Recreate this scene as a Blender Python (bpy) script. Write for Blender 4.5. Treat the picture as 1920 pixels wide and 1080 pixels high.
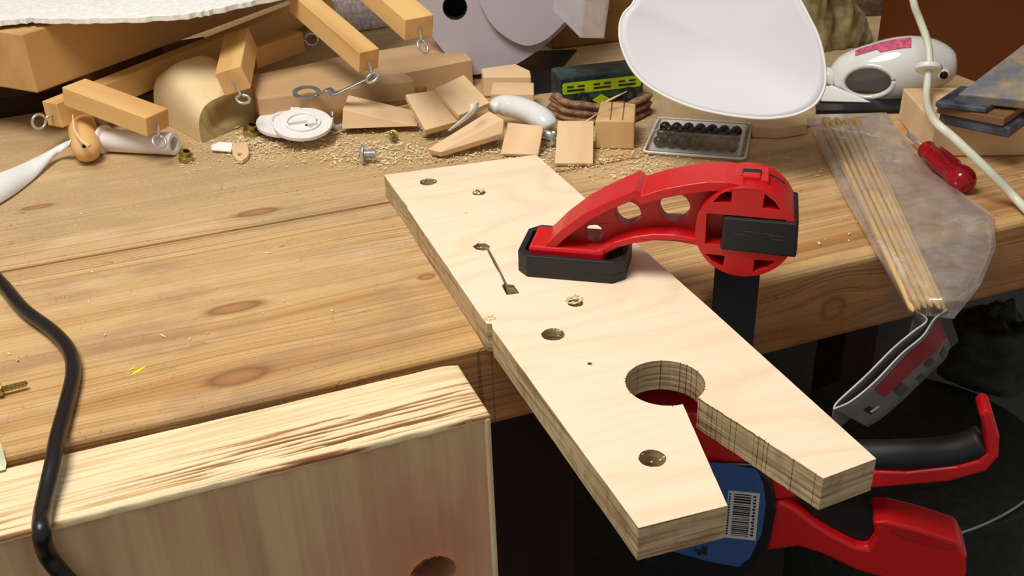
import bpy, bmesh, math, random
from mathutils import Vector, Matrix, noise
from mathutils.geometry import tessellate_polygon
random.seed(7)
for o in list(bpy.data.objects): bpy.data.objects.remove(o)
scn = bpy.context.scene
COL = scn.collection
R = math.radians
# ------------------------------------------------------------------ camera, world, lights, exposure
F = 1916.57; CAMZ = .319                                   # focal length in px of a 1920 px wide frame; bench top is z = 0
MR = (Matrix.Rotation(R(-20.078), 3, 'Z') @ Matrix.Rotation(R(90 - 29.087), 3, 'X') @ Matrix.Rotation(R(-2.004), 3, 'Z'))
cd = bpy.data.cameras.new('camera'); cam = bpy.data.objects.new('camera', cd); COL.objects.link(cam)
cd.sensor_width = 36; cd.lens = F / 1920 * 36; cd.clip_start = .01
cam.matrix_world = Matrix.Translation((0, 0, CAMZ)) @ MR.to_4x4()
scn.camera = cam
w = bpy.data.worlds.new('world'); scn.world = w; w.use_nodes = True
w.node_tree.nodes['Background'].inputs[0].default_value = (1.0, .95, .90, 1)
w.node_tree.nodes['Background'].inputs[1].default_value = .33
def area(name, loc, target, size, power, col):
    l = bpy.data.lights.new(name, 'AREA'); l.energy = power; l.size = size; l.color = col; l.shape = 'DISK'
    o = bpy.data.objects.new(name, l); COL.objects.link(o); o.location = loc
    o.rotation_euler = (Vector(target) - Vector(loc)).to_track_quat('-Z', 'Y').to_euler(); return o
area('ceiling_lamp', (-.20, .44, 1.15), (.22, .68, 0), .60, 15.0, (1, .96, .90))
scn.view_settings.view_transform = 'Standard'; scn.view_settings.look = 'None'
scn.view_settings.gamma = 1; scn.view_settings.use_curve_mapping = False
scn.view_settings.exposure = 0.0

# ------------------------------------------------------------------ pixel -> place
O = Vector((0, 0, CAMZ))
def ray(px, py): return MR @ Vector((px - 960, 540 - py, -F))
def H(px, py, z=0.0):
    d = ray(px, py); return O + d * ((z - CAMZ) / d.z)
def V(px, py, p0, n):
    d = ray(px, py); n = Vector(n); return O + d * ((Vector(p0) - O).dot(n) / d.dot(n))
def VY(px, py, y): return V(px, py, (0, y, 0), (0, 1, 0))
def zt(B, T, z0=0.0):                                       # height of pixel T standing over pixel B
    p = H(B[0], B[1], z0); n = Vector((p.x, p.y, 0)); return V(T[0], T[1], p, n).z

# ------------------------------------------------------------------ materials
def lin(c):
    f = lambda v: (v / 12.92 if v <= .04045 else ((v + .055) / 1.055) ** 2.4)
    return tuple(f(v / 255) for v in c) + (1,)
def newmat(name):
    m = bpy.data.materials.new(name); m.use_nodes = True; return m, m.node_tree, m.node_tree.nodes['Principled BSDF']
class N:
    def __init__(s, nt): s.nt = nt
    def __call__(s, t, ins={}, **kw):
        n = s.nt.nodes.new('ShaderNode' + t)
        for k, v in kw.items(): setattr(n, k, v)
        for k, v in ins.items():
            if hasattr(v, 'is_output'): s.nt.links.new(v, n.inputs[k])
            else: n.inputs[k].default_value = v
        return n
    def math(s, op, a, b=0.0, c=None):
        d = {0: a, 1: b}
        if c is not None: d[2] = c
        return s('Math', d, operation=op).outputs[0]
    def mix(s, f, a, b, bt='MIX'):
        return s('Mix', {0: f, 6: a, 7: b}, data_type='RGBA', blend_type=bt).outputs[2]
    def ramp(s, f, stops):
        n = s('ValToRGB', {0: f}); e = n.color_ramp.elements
        e[0].position, e[0].color = stops[0]; e[1].position, e[1].color = stops[-1]
        for p, c in stops[1:-1]:
            x = e.new(p); x.color = c
        return n.outputs[0]
G0 = (0, 0, 0, 1); G1 = (1, 1, 1, 1)
def plain(name, c, rough=.5, metal=0, bump=0, bscale=300, spec=.5, var=.06, trans=0, coat=0):
    m, nt, b = newmat(name); n = N(nt)
    tc = n('TexCoord').outputs['Object']
    ns = n('TexNoise', {'Vector': tc, 'Scale': bscale * .25, 'Detail': 4.0}).outputs['Fac']
    c = lin(c)
    dk = tuple(v * (1 - 2 * var) for v in c[:3]) + (1,); lt = tuple(min(1, v * (1 + 2 * var)) for v in c[:3]) + (1,)
    nt.links.new(n.ramp(ns, [(.3, dk), (.7, lt)]), b.inputs['Base Color'])
    b.inputs['Roughness'].default_value = rough; b.inputs['Metallic'].default_value = metal
    b.inputs['Specular IOR Level'].default_value = spec; b.inputs['Transmission Weight'].default_value = trans
    b.inputs['Coat Weight'].default_value = coat
    if bump:
        n2 = n('TexNoise', {'Vector': tc, 'Scale': float(bscale), 'Detail': 3.0}).outputs['Fac']
        nt.links.new(n('Bump', {'Height': n2, 'Strength': bump, 'Distance': .001}).outputs[0], b.inputs['Normal'])
    return m
def wood(name, light, dark, k=1.0, ring=.5, rough=.62, bump=.25, axis='X', ringscale=55, seed=0.0, fine=.35, spec=.3):
    m, nt, b = newmat(name); n = N(nt)
    tc = n('TexCoord').outputs['Object']
    oi = n('ObjectInfo').outputs['Random']
    off = n('CombineXYZ', {0: n.math('MULTIPLY', oi, 3.1), 1: n.math('MULTIPLY_ADD', oi, 1.7, seed), 2: n.math('MULTIPLY', oi, .9)}).outputs[0]
    v = n('VectorMath', {0: tc, 1: off}, operation='ADD').outputs[0]
    lo, hi = 4 * k, 60 * k
    sc = {'X': (lo, hi, hi), 'Y': (hi, lo, hi), 'Z': (hi, hi, lo)}[axis]
    mp = n('Mapping', {'Vector': v, 'Scale': sc}).outputs[0]
    n1 = n('TexNoise', {'Vector': mp, 'Scale': 1.0, 'Detail': 5.0, 'Roughness': .6, 'Distortion': .4}).outputs['Fac']
    sc2 = tuple(s * .11 for s in sc)
    mp2 = n('Mapping', {'Vector': v, 'Scale': sc2}).outputs[0]
    n2 = n('TexNoise', {'Vector': mp2, 'Scale': 1.0, 'Detail': 2.0}).outputs['Fac']
    sw = n.math('SINE', n.math('MULTIPLY', n2, float(ringscale)))
    rg = n.math('POWER', n.math('MULTIPLY_ADD', sw, .5, .5), 2.5)
    c1 = n.mix(n.math('MULTIPLY', rg, ring), lin(light), lin(dark))
    c2 = n.mix(n.math('MULTIPLY', n.ramp(n1, [(.45, G0), (.75, G1)]), fine), c1, lin(dark))
    nt.links.new(c2, b.inputs['Base Color'])
    b.inputs['Roughness'].default_value = rough; b.inputs['Specular IOR Level'].default_value = spec
    if bump: nt.links.new(n('Bump', {'Height': n1, 'Strength': bump, 'Distance': .0006}).outputs[0], b.inputs['Normal'])
    return m
def film(name, fac, c=(235, 235, 235), rough=.15, gl=.5, wr=60, fk=.35):
    m, nt, b = newmat(name); n = N(nt); nt.nodes.remove(b)
    tc = n('TexCoord').outputs['Object']
    ns = n('TexNoise', {'Vector': tc, 'Scale': float(wr), 'Detail': 3.0, 'Distortion': .8}).outputs['Fac']
    bp = n('Bump', {'Height': ns, 'Strength': .5, 'Distance': .002}).outputs[0]
    d = n('BsdfDiffuse', {'Color': lin(c), 'Normal': bp}).outputs[0]
    g = n('BsdfGlossy', {'Color': G1, 'Roughness': rough, 'Normal': bp}).outputs[0]
    t = n('BsdfTransparent').outputs[0]
    fr = n('LayerWeight', {'Blend': .25, 'Normal': bp}).outputs['Fresnel']
    s1 = n('MixShader', {0: gl, 1: d, 2: g}).outputs[0]
    ff = n.math('MULTIPLY_ADD', n.ramp(ns, [(.35, G0), (.75, G1)]), fac * .8, fac * .5)
    ff = n.math('MINIMUM', n.math('MULTIPLY_ADD', fr, fk, ff), .95)
    s2 = n('MixShader', {0: ff, 1: t, 2: s1}).outputs[0]
    nt.links.new(s2, nt.nodes['Material Output'].inputs[0])
    return m

def bench_mat():
    m, nt, b = newmat('worn_pine_bench'); n = N(nt)
    pos = n('NewGeometry').outputs['Position']
    sx = n('SeparateXYZ', {0: pos}); x, y, z = sx.outputs
    # knots: (x, y, rx, ry, strength)
    kn = [(H(482, 398), .016, .006), (H(440, 577), .018, .0065), (H(447, 706), .018, .008), (H(800, 519), .006, .004), (H(70, 388), .012, .004), (Vector((.406, .482, -.035)), .010, .009), (Vector((.52, .60, 0)), .014, .008)]
    yy = n.math('ADD', y, n.math('MULTIPLY', z, .8))
    masks = []
    for p, rx, ry in kn:
        dx = n.math('DIVIDE', n.math('SUBTRACT', x, p.x), rx); dy = n.math('DIVIDE', n.math('SUBTRACT', n.math('ADD', y, n.math('MULTIPLY', z, 1.0)), p.y + p.z), ry)
        r2 = n.math('ADD', n.math('MULTIPLY', dx, dx), n.math('MULTIPLY', dy, dy))
        masks.append(n.math('POWER', 2.718, n.math('MULTIPLY', r2, -1.0)))
        bend = n.math('POWER', 2.718, n.math('MULTIPLY', n.math('ADD', n.math('MULTIPLY', n.math('MULTIPLY', dx, dx), .12), n.math('MULTIPLY', n.math('MULTIPLY', dy, dy), .12)), -1.0))
        yy = n.math('SUBTRACT', yy, n.math('MULTIPLY', n.math('MULTIPLY', dy, bend), ry * .55))
    km = masks[0]
    for q in masks[1:]: km = n.math('MAXIMUM', km, q)
    wv = n('TexNoise', {'Vector': n('Mapping', {'Vector': pos, 'Scale': (2.2, 9, 9)}).outputs[0], 'Scale': 1.0, 'Detail': 2.0}).outputs['Fac']
    gy = n.math('ADD', yy, n.math('MULTIPLY', wv, .02))
    g3 = n('CombineXYZ', {0: n.math('MULTIPLY', x, 1.1), 1: n.math('MULTIPLY', gy, 330.0), 2: n.math('MULTIPLY', z, 120.0)}).outputs[0]
    fine = n('TexNoise', {'Vector': g3, 'Scale': 1.0, 'Detail': 3.0, 'Roughness': .55}).outputs['Fac']
    g4 = n('CombineXYZ', {0: n.math('MULTIPLY', x, .8), 1: n.math('MULTIPLY', gy, 30.0), 2: n.math('MULTIPLY', z, 25.0)}).outputs[0]
    broad = n('TexNoise', {'Vector': g4, 'Scale': 1.0, 'Detail': 2.0}).outputs['Fac']
    amt = n('TexNoise', {'Vector': n('Mapping', {'Vector': pos, 'Scale': (3, 9, 5)}).outputs[0], 'Scale': 1.0, 'Detail': 1.0}).outputs['Fac']
    c = n.ramp(broad, [(.3, lin((204, 168, 116))), (.5, lin((214, 182, 132))), (.70, lin((190, 146, 92)))])
    lines = n.ramp(fine, [(.47, G0), (.62, G1)])
    lf = n.math('MULTIPLY', lines, n.ramp(amt, [(.35, (.15, .15, .15, 1)), (.62, (.7, .7, .7, 1))]))
    # the front of the top shows the open grain more
    fr = n.ramp(y, [(.50, (.62, .62, .62, 1)), (.68, (.06, .06, .06, 1))])
    lf = n.math('MAXIMUM', lf, n.math('MULTIPLY', lines, fr))
    warm = n.ramp(y, [(.47, (.62, .62, .62, 1)), (.70, G0)])
    c = n.mix(warm, c, n.ramp(broad, [(.3, lin((196, 148, 88))), (.5, lin((206, 160, 98))), (.7, lin((170, 114, 60)))]))
    side = n.ramp(n.math('MULTIPLY', z, -1.0), [(.003, G0), (.010, (.9, .9, .9, 1))])
    c = n.mix(side, c, n.ramp(broad, [(.3, lin((176, 118, 62))), (.52, lin((190, 130, 70))), (.7, lin((140, 86, 42)))]))
    c = n.mix(lf, c, lin((146, 98, 54)))
    # grey worn patches
    wn = n('TexNoise', {'Vector': n('Mapping', {'Vector': pos, 'Scale': (7, 16, 16), 'Location': (.31, .2, 0)}).outputs[0], 'Scale': 1.0, 'Detail': 5.0, 'Roughness': .65}).outputs['Fac']
    c = n.mix(n.math('MULTIPLY', n.ramp(wn, [(.48, G0), (.70, G1)]), .75), c, lin((148, 120, 96)))
    # sawdust and dirt ground in towards the back
    bk = n.ramp(n.math('ADD', y, n.math('MULTIPLY', wn, .12)), [(.73, G0), (.86, G1)])
    c = n.mix(n.math('MULTIPLY', bk, .75), c, lin((186, 158, 116)))
    sp = n('TexNoise', {'Vector': pos, 'Scale': 420.0, 'Detail': 2.0}).outputs['Fac']
    c = n.mix(n.math('MULTIPLY', n.ramp(sp, [(.66, G0), (.72, G1)]), .45), c, lin((92, 68, 48)))
    c = n.mix(n.math('MULTIPLY', n.math('MULTIPLY', bk, n.ramp(sp, [(.25, G1), (.42, G0)])), .8), c, lin((215, 190, 145)))
    # scratches
    sv = n('TexVoronoi', {'Vector': n('Mapping', {'Vector': pos, 'Scale': (22, 9, 1), 'Rotation': (0, 0, .6)}).outputs[0], 'Scale': 1.0}, feature='DISTANCE_TO_EDGE').outputs['Distance']
    sn = n('TexNoise', {'Vector': n('Mapping', {'Vector': pos, 'Scale': (30, 55, 1), 'Rotation': (0, 0, .9)}).outputs[0], 'Scale': 1.0, 'Detail': 1.0, 'Distortion': 1.5}).outputs['Fac']
    sm = n('TexNoise', {'Vector': n('Mapping', {'Vector': pos, 'Scale': (16, 16, 1), 'Location': (4, 2, 0)}).outputs[0], 'Scale': 1.0, 'Detail': 1.0}).outputs['Fac']
    scr = n.math('MULTIPLY', n.math('LESS_THAN', n.math('ABSOLUTE', n.math('SUBTRACT', sn, .5)), .006), n.ramp(sm, [(.56, G0), (.66, G1)]))
    c = n.mix(n.math('MULTIPLY', scr, .5), c, lin((80, 60, 42)))
    sm2 = n('TexNoise', {'Vector': n('Mapping', {'Vector': pos, 'Scale': (9, 20, 1), 'Location': (1, 7, 0)}).outputs[0], 'Scale': 1.0, 'Detail': 4.0}).outputs['Fac']
    c = n.mix(n.math('MULTIPLY', n.ramp(sm2, [(.56, G0), (.74, G1)]), .45), c, lin((232, 206, 160)))
    kc = n.ramp(km, [(.2, lin((150, 104, 62))), (.45, lin((126, 88, 54))), (.7, lin((160, 112, 68))), (.95, lin((172, 120, 74)))])
    c = n.mix(n.ramp(km, [(.15, G0), (.5, (.85, .85, .85, 1))]), c, kc)
    nt.links.new(c, b.inputs['Base Color'])
    b.inputs['Roughness'].default_value = .62; b.inputs['Specular IOR Level'].default_value = .3
    hh = n.math('SUBTRACT', n.math('MULTIPLY', sp, .25), lines)
    nt.links.new(n('Bump', {'Height': hh, 'Strength': .35, 'Distance': .0006}).outputs[0], b.inputs['Normal'])
    return m
def ply_mat():
    # pale spruce face, laminated edges; grain of the face runs across the board (X), edges striped in z
    m, nt, b = newmat('spruce_board'); n = N(nt)
    tc = n('TexCoord').outputs['Object']; nm = n('NewGeometry').outputs['True Normal']
    s = n('SeparateXYZ', {0: tc}); nz = n.math('ABSOLUTE', n('SeparateXYZ', {0: nm}).outputs[2])
    v = n('Mapping', {'Vector': tc, 'Scale': (3.5, 9, 1), 'Rotation': (0, 0, .12)}).outputs[0]
    n2 = n('TexNoise', {'Vector': v, 'Scale': 1.0, 'Detail': 2.0, 'Distortion': .6}).outputs['Fac']
    sw = n.math('POWER', n.math('MULTIPLY_ADD', n.math('SINE', n.math('MULTIPLY', n2, 60.0)), .5, .5), 3.0)
    f = n('TexNoise', {'Vector': n('Mapping', {'Vector': tc, 'Scale': (14, 240, 20)}).outputs[0], 'Scale': 1.0, 'Detail': 4.0}).outputs['Fac']
    top = n.mix(n.math('MULTIPLY', sw, .28), lin((243, 225, 196)), lin((228, 192, 148)))
    top = n.mix(n.math('MULTIPLY', n.ramp(f, [(.45, G0), (.75, G1)]), .22), top, lin((222, 190, 148)))
    e = n('TexNoise', {'Vector': n('Mapping', {'Vector': tc, 'Scale': (18, 18, 420)}).outputs[0], 'Scale': 1.0, 'Detail': 3.0}).outputs['Fac']
    e2 = n('TexNoise', {'Vector': n('Mapping', {'Vector': tc, 'Scale': (120, 120, 60)}).outputs[0], 'Scale': 1.0, 'Detail': 4.0}).outputs['Fac']
    ed = n.ramp(e, [(.32, lin((142, 114, 80))), (.48, lin((190, 166, 126))), (.62, lin((206, 184, 144))), (.74, lin((156, 126, 90)))])
    ed = n.mix(n.math('MULTIPLY', n.ramp(e2, [(.5, G0), (.7, G1)]), .4), ed, lin((120, 92, 64)))
    nt.links.new(n.mix(n.ramp(nz, [(.4, G0), (.6, G1)]), ed, top), b.inputs['Base Color'])
    b.inputs['Roughness'].default_value = .7; b.inputs['Specular IOR Level'].default_value = .25
    hh = n.math('MULTIPLY', n.math('ADD', e, e2), n.math('SUBTRACT', 1.0, nz))
    nt.links.new(n('Bump', {'Height': hh, 'Strength': .5, 'Distance': .0012}).outputs[0], b.inputs['Normal'])
    return m
def torn_mat():
    m, nt, b = newmat('torn_grain'); n = N(nt)
    a = n('Attribute', attribute_name='groove').outputs['Fac']
    tc = n('TexCoord').outputs['Object']
    f = n('TexNoise', {'Vector': n('Mapping', {'Vector': tc, 'Scale': (10, 300, 1)}).outputs[0], 'Scale': 1.0, 'Detail': 4.0}).outputs['Fac']
    c = n.ramp(a, [(.0, lin((240, 222, 180))), (.25, lin((224, 194, 146))), (.5, lin((170, 122, 80))), (.95, lin((112, 72, 46)))])
    c = n.mix(n.math('MULTIPLY', n.ramp(f, [(.45, G0), (.7, G1)]), .3), c, lin((196, 158, 108)))
    nt.links.new(c, b.inputs['Base Color']); b.inputs['Roughness'].default_value = .8; b.inputs['Specular IOR Level'].default_value = .2
    nt.links.new(n('Bump', {'Height': f, 'Strength': .5, 'Distance': .0008}).outputs[0], b.inputs['Normal'])
    return m
def blockface_mat():
    m, nt, b = newmat('block_face'); n = N(nt)
    tc = n('TexCoord').outputs['Object']
    v = n('Mapping', {'Vector': tc, 'Scale': (20, 1.6, 14)}).outputs[0]
    n2 = n('TexNoise', {'Vector': v, 'Scale': 1.0, 'Detail': 3.0, 'Distortion': .5}).outputs['Fac']
    sw = n.math('POWER', n.math('MULTIPLY_ADD', n.math('SINE', n.math('MULTIPLY', n2, 26.0)), .5, .5), 3.0)
    f = n('TexNoise', {'Vector': n('Mapping', {'Vector': tc, 'Scale': (220, 6, 200)}).outputs[0], 'Scale': 1.0, 'Detail': 4.0}).outputs['Fac']
    c = n.mix(n.math('MULTIPLY', sw, .4), lin((216, 180, 134)), lin((182, 140, 96)))
    c = n.mix(n.math('MULTIPLY', n.ramp(f, [(.45, G0), (.7, G1)]), .25), c, lin((150, 112, 74)))
    hp = VY(800, 1045, .4225)
    d = n('VectorMath', {0: n('NewGeometry').outputs['Position'], 1: (hp.x, hp.y, hp.z)}, operation='DISTANCE').outputs['Value']
    ns = n('TexNoise', {'Vector': tc, 'Scale': 40.0, 'Detail': 3.0}).outputs['Fac']
    st = n.ramp(n.math('ADD', d, n.math('MULTIPLY', ns, .05)), [(.02, G1), (.095, G0)])
    c = n.mix(n.math('MULTIPLY', st, .6), c, lin((204, 108, 84)))
    nt.links.new(c, b.inputs['Base Color']); b.inputs['Roughness'].default_value = .7; b.inputs['Specular IOR Level'].default_value = .25
    nt.links.new(n('Bump', {'Height': f, 'Strength': .3, 'Distance': .0006}).outputs[0], b.inputs['Normal'])
    return m
def speck(name, a, b_, scale, rough=.7):
    m, nt, b = newmat(name); n = N(nt)
    tc = n('TexCoord').outputs['Object']
    f = n('TexNoise', {'Vector': tc, 'Scale': float(scale), 'Detail': 3.0, 'Roughness': .7}).outputs['Fac']
    nt.links.new(n.ramp(f, [(.4, lin(a)), (.62, lin(b_))]), b.inputs['Base Color'])
    b.inputs['Roughness'].default_value = rough
    nt.links.new(n('Bump', {'Height': f, 'Strength': .4, 'Distance': .001}).outputs[0], b.inputs['Normal'])
    return m

M = {}
M['bench'] = bench_mat(); M['board'] = ply_mat(); M['torn'] = torn_mat(); M['face'] = blockface_mat()
M['pine'] = wood('honey_pine', (206, 164, 106), (172, 124, 70), k=.8, ring=.35)
M['stick'] = wood('pine_stick', (226, 184, 120), (190, 136, 76), k=1.2, ring=.45)
M['pale'] = wood('pale_offcut', (232, 200, 156), (206, 162, 112), k=1.0, ring=.3, ringscale=40)
M['paley'] = wood('pale_offcut_cross', (232, 200, 156), (206, 162, 112), k=1.0, ring=.3, axis='Y', ringscale=40)
M['loaf'] = wood('carved_limewood', (234, 210, 166), (212, 178, 126), k=.6, ring=.25, ringscale=50, rough=.75)
M['endgrain'] = wood('scooped_end', (196, 172, 124), (158, 132, 90), k=1.4, ring=.5, axis='Y', ringscale=80, rough=.8)
M['plank'] = wood('dull_plank', (206, 172, 128), (166, 126, 84), k=.8, ring=.35)
M['oldwood'] = wood('old_brown_wood', (150, 108, 58), (96, 62, 30), k=.8, ring=.5)
M['brown'] = wood('dark_brown_panel', (92, 44, 14), (60, 26, 8), k=.5, ring=.5, rough=.45)
M['cabinet'] = wood('black_brown_cabinet', (52, 26, 14), (28, 14, 8), k=.7, ring=.5, axis='Z')
M['cubew'] = wood('cube_end_grain', (222, 184, 132), (184, 138, 86), k=1.4, ring=.45, axis='Z', ringscale=70)
M['red'] = plain('red_nylon', (200, 18, 24), .38, bump=.06, bscale=900, var=.02)
M['redd'] = plain('red_nylon_shadowed', (176, 14, 18), .45, var=.02)  # darker copy of the red nylon: shadow in pockets and recesses put into colour
M['black'] = plain('black_rubber', (22, 22, 24), .55, bump=.1, bscale=900)
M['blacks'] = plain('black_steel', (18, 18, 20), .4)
M['blackg'] = plain('black_gloss_cable', (22, 20, 24), .32)
M['white'] = plain('white_plastic', (232, 232, 228), .25, var=.01)
M['whitem'] = plain('white_matte_plastic', (234, 231, 228), .55, var=.02)
M['shade'] = plain('white_lamp_plastic', (212, 210, 214), .5, var=.006, bscale=20)
M['gloss'] = plain('glazed_white', (230, 232, 228), .08, var=.01, coat=.5)
M['cord'] = plain('ivory_cord', (222, 222, 200), .4, var=.01)
M['steel'] = plain('zinc_steel', (206, 208, 212), .25, metal=.75)
M['brass'] = plain('yellow_zinc', (176, 160, 96), .3, metal=1)
M['greysteel'] = plain('dull_sheet_steel', (150, 156, 160), .4, metal=.8)
M['foam'] = speck('white_foam_sheet', (226, 228, 222), (244, 245, 240), 220, .85)
M['foam2'] = speck('grey_speckled_foam', (176, 164, 158), (214, 206, 202), 200, .85)
M['paper'] = plain('white_paper', (232, 234, 232), .8, var=.01)
M['lilac'] = plain('grey_lilac_plastic', (176, 169, 176), .5, var=.015, bscale=40)
M['dark'] = plain('dark_void', (12, 10, 9), .8)
M['green'] = speck('dark_green_paint', (22, 44, 44), (46, 78, 78), 60, .4)
M['lime'] = plain('lime_print', (176, 206, 20), .5, var=.02)
M['bark'] = speck('brown_bark', (104, 72, 52), (160, 122, 90), 130, .7)
M['bead'] = plain('dark_bead', (36, 28, 26), .3, var=.1)
M['slate'] = speck('blue_grey_stone', (44, 50, 60), (88, 96, 106), 38, .5)
M['slatet'] = speck('stained_stone', (112, 118, 124), (172, 150, 116), 26, .45)
M['slateb'] = wood('stone_wood_core', (150, 112, 72), (96, 66, 44), k=1, ring=.5)
M['clear'] = film('clear_plastic', .06, (225, 225, 225), .08, .6, 30, .12)
M['bag'] = film('bag_film', .40, (228, 222, 214), .16, .55, 55)
M['trayfilm'] = film('tray_plastic', .38, (226, 222, 222), .12, .4, 20, .2)
M['skewer'] = wood('bamboo', (226, 190, 126), (196, 150, 84), k=2, ring=.3, seed=3)
M['card'] = plain('grey_card', (112, 108, 104), .7, var=.03)
M['cardred'] = plain('card_red_print', (152, 22, 30), .6, var=.03)
M['cardblk'] = plain('card_dark_print', (70, 64, 62), .6)
M['cardedge'] = plain('card_edge', (196, 194, 182), .7)
M['blue'] = plain('blue_sticker', (58, 92, 152), .4, var=.04, bscale=60)
M['stick_w'] = plain('barcode_sticker', (206, 206, 204), .5, var=.01)
M['ink'] = plain('black_ink', (28, 28, 30), .6)
M['tub'] = speck('dark_grey_tub', (30, 33, 32), (44, 47, 45), 90, .7)
M['tubrim'] = plain('tub_rim', (150, 152, 140), .5)
M['olive'] = speck('olive_crumple', (112, 98, 60), (164, 148, 104), 28, .5)
M['rust'] = speck('mottled_rug', (70, 48, 34), (128, 96, 70), 40, .8)
M['pink'] = plain('pink_print', (206, 90, 120), .3, var=.25, bscale=900)
M['yellow'] = plain('yellow_chalk', (236, 222, 20), .7)
M['dust'] = plain('sawdust_flake', (238, 218, 174), .85, var=.1)
M['greenp'] = plain('pale_green_paper', (220, 232, 196), .8)
m, nt, b = newmat('ruby_plastic'); b.inputs['Base Color'].default_value = lin((190, 8, 36)); b.inputs['Roughness'].default_value = .12
b.inputs['Transmission Weight'].default_value = .45; M['ruby'] = m

# ------------------------------------------------------------------ mesh helpers
FR = {}
def frame(org, x=(1, 0, 0), z=(0, 0, 1)):
    x = Vector(x).normalized(); z = Vector(z); y = z.cross(x)
    if y.length < 1e-6: y = Vector((0, 1, 0)).cross(x)
    y.normalize(); z = x.cross(y)
    m = Matrix((x, y, z)).transposed().to_4x4(); m.translation = Vector(org); return m
def tag(o, label=None, cat=None, group=None, kind=None):
    if label: o['label'] = label
    if cat: o['category'] = cat
    if group: o['group'] = group
    if kind: o['kind'] = kind
    return o
def place(o, fr, parent):
    if parent is not None:
        o.parent = parent; o.matrix_parent_inverse = FR[parent.name].inverted()
    o.matrix_basis = fr; FR[o.name] = fr
def empty(name, org, label, cat, group=None, x=(1, 0, 0)):
    o = bpy.data.objects.new(name, None); COL.objects.link(o); o.empty_display_size = .01
    place(o, frame(org, x), None); return tag(o, label, cat, group)
def add(name, vs, fs, mat, parent=None, fr=None, smooth=False, bevel=0, segs=2, solid=0, ang=35):
    if fr is None:
        c = sum((Vector(v) for v in vs), Vector()) / len(vs); c.z = min(v[2] for v in vs); fr = frame(c)
    inv = fr.inverted()
    me = bpy.data.meshes.new(name); me.from_pydata([inv @ Vector(v) for v in vs], [], fs); me.update()
    bm = bmesh.new(); bm.from_mesh(me); bmesh.ops.recalc_face_normals(bm, faces=bm.faces); bm.to_mesh(me); bm.free()
    me.materials.append(M[mat] if isinstance(mat, str) else mat)
    if smooth: me.polygons.foreach_set('use_smooth', [True] * len(me.polygons))
    o = bpy.data.objects.new(name, me); COL.objects.link(o); place(o, fr, parent)
    if solid:
        s = o.modifiers.new('solid', 'SOLIDIFY'); s.thickness = solid; s.offset = 0
    if bevel:
        q = o.modifiers.new('bevel', 'BEVEL'); q.width = bevel; q.segments = segs; q.limit_method = 'ANGLE'; q.angle_limit = R(ang)
    return o
def grid_faces(nu, nv, cu=False, cv=False):
    f = []
    for i in range(nu if cu else nu - 1):
        for j in range(nv if cv else nv - 1):
            a, b = i * nv + j, ((i + 1) % nu) * nv + j
            c, d = ((i + 1) % nu) * nv + (j + 1) % nv, i * nv + (j + 1) % nv
            f.append((a, b, c, d))
    return f
def box(name, fr, x0, x1, y0, y1, z0, z1, mat, parent=None, bevel=0, segs=2):
    vs = [fr @ Vector((x, y, z)) for x in (x0, x1) for y in (y0, y1) for z in (z0, z1)]
    fs = [(0, 1, 3, 2), (4, 6, 7, 5), (0, 4, 5, 1), (2, 3, 7, 6), (0, 2, 6, 4), (1, 5, 7, 3)]
    return add(name, vs, fs, mat, parent, fr, bevel=bevel, segs=segs)
def prism(name, loops, z0, z1, fr, mat, parent=None, bevel=0, segs=2):
    """polygon with holes (2D loops in the frame's xy) extruded from z0 to z1"""
    tr = tessellate_polygon([[Vector((p[0], p[1], 0)) for p in l] for l in loops])
    flat = [p for l in loops for p in l]; n = len(flat)
    vs = [fr @ Vector((p[0], p[1], z1)) for p in flat] + [fr @ Vector((p[0], p[1], z0)) for p in flat]
    fs = [tuple(t) for t in tr] + [tuple(i + n for i in reversed(t)) for t in tr]
    k = 0
    for l in loops:
        for i in range(len(l)):
            a, b = k + i, k + (i + 1) % len(l); fs.append((a, b, b + n, a + n))
        k += len(l)
    return add(name, vs, fs, mat, parent, fr, bevel=bevel, segs=segs)
def slab(name, cs, thick, mat, parent=None, vert=False, bevel=.0006, grain=0, segs=2):
    """a plate or block: the corners of its upper face as (px, py, z); extruded down by thick"""
    P = [H(*c) for c in cs]; n = Vector()
    for i in range(len(P)):
        a, b = P[i], P[(i + 1) % len(P)]; n += a.cross(b)
    n.normalize()
    if n.z < 0: n = -n
    dn = Vector((0, 0, 1)) if vert else n
    c = sum(P, Vector()) / len(P)
    fr = frame(c - dn * thick, P[(grain + 1) % len(P)] - P[grain], n)
    k = len(P); vs = P + [p - dn * thick for p in P]
    fs = [tuple(range(k)), tuple(range(2 * k - 1, k - 1, -1))] + [(i, (i + 1) % k, (i + 1) % k + k, i + k) for i in range(k)]
    return add(name, vs, fs, mat, parent, fr, bevel=bevel, segs=segs)
def cat_rom(pts, n=8):
    pts = [Vector(p) for p in pts]; q = [2 * pts[0] - pts[1]] + pts + [2 * pts[-1] - pts[-2]]; out = []
    for i in range(1, len(q) - 2):
        for k in range(n):
            t = k / n; a, b, c, d = q[i - 1], q[i], q[i + 1], q[i + 2]
            out.append(.5 * (2 * b + (c - a) * t + (2 * a - 5 * b + 4 * c - d) * t * t + (3 * b - a - 3 * c + d) * t ** 3))
    out.append(pts[-1]); return out
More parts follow.
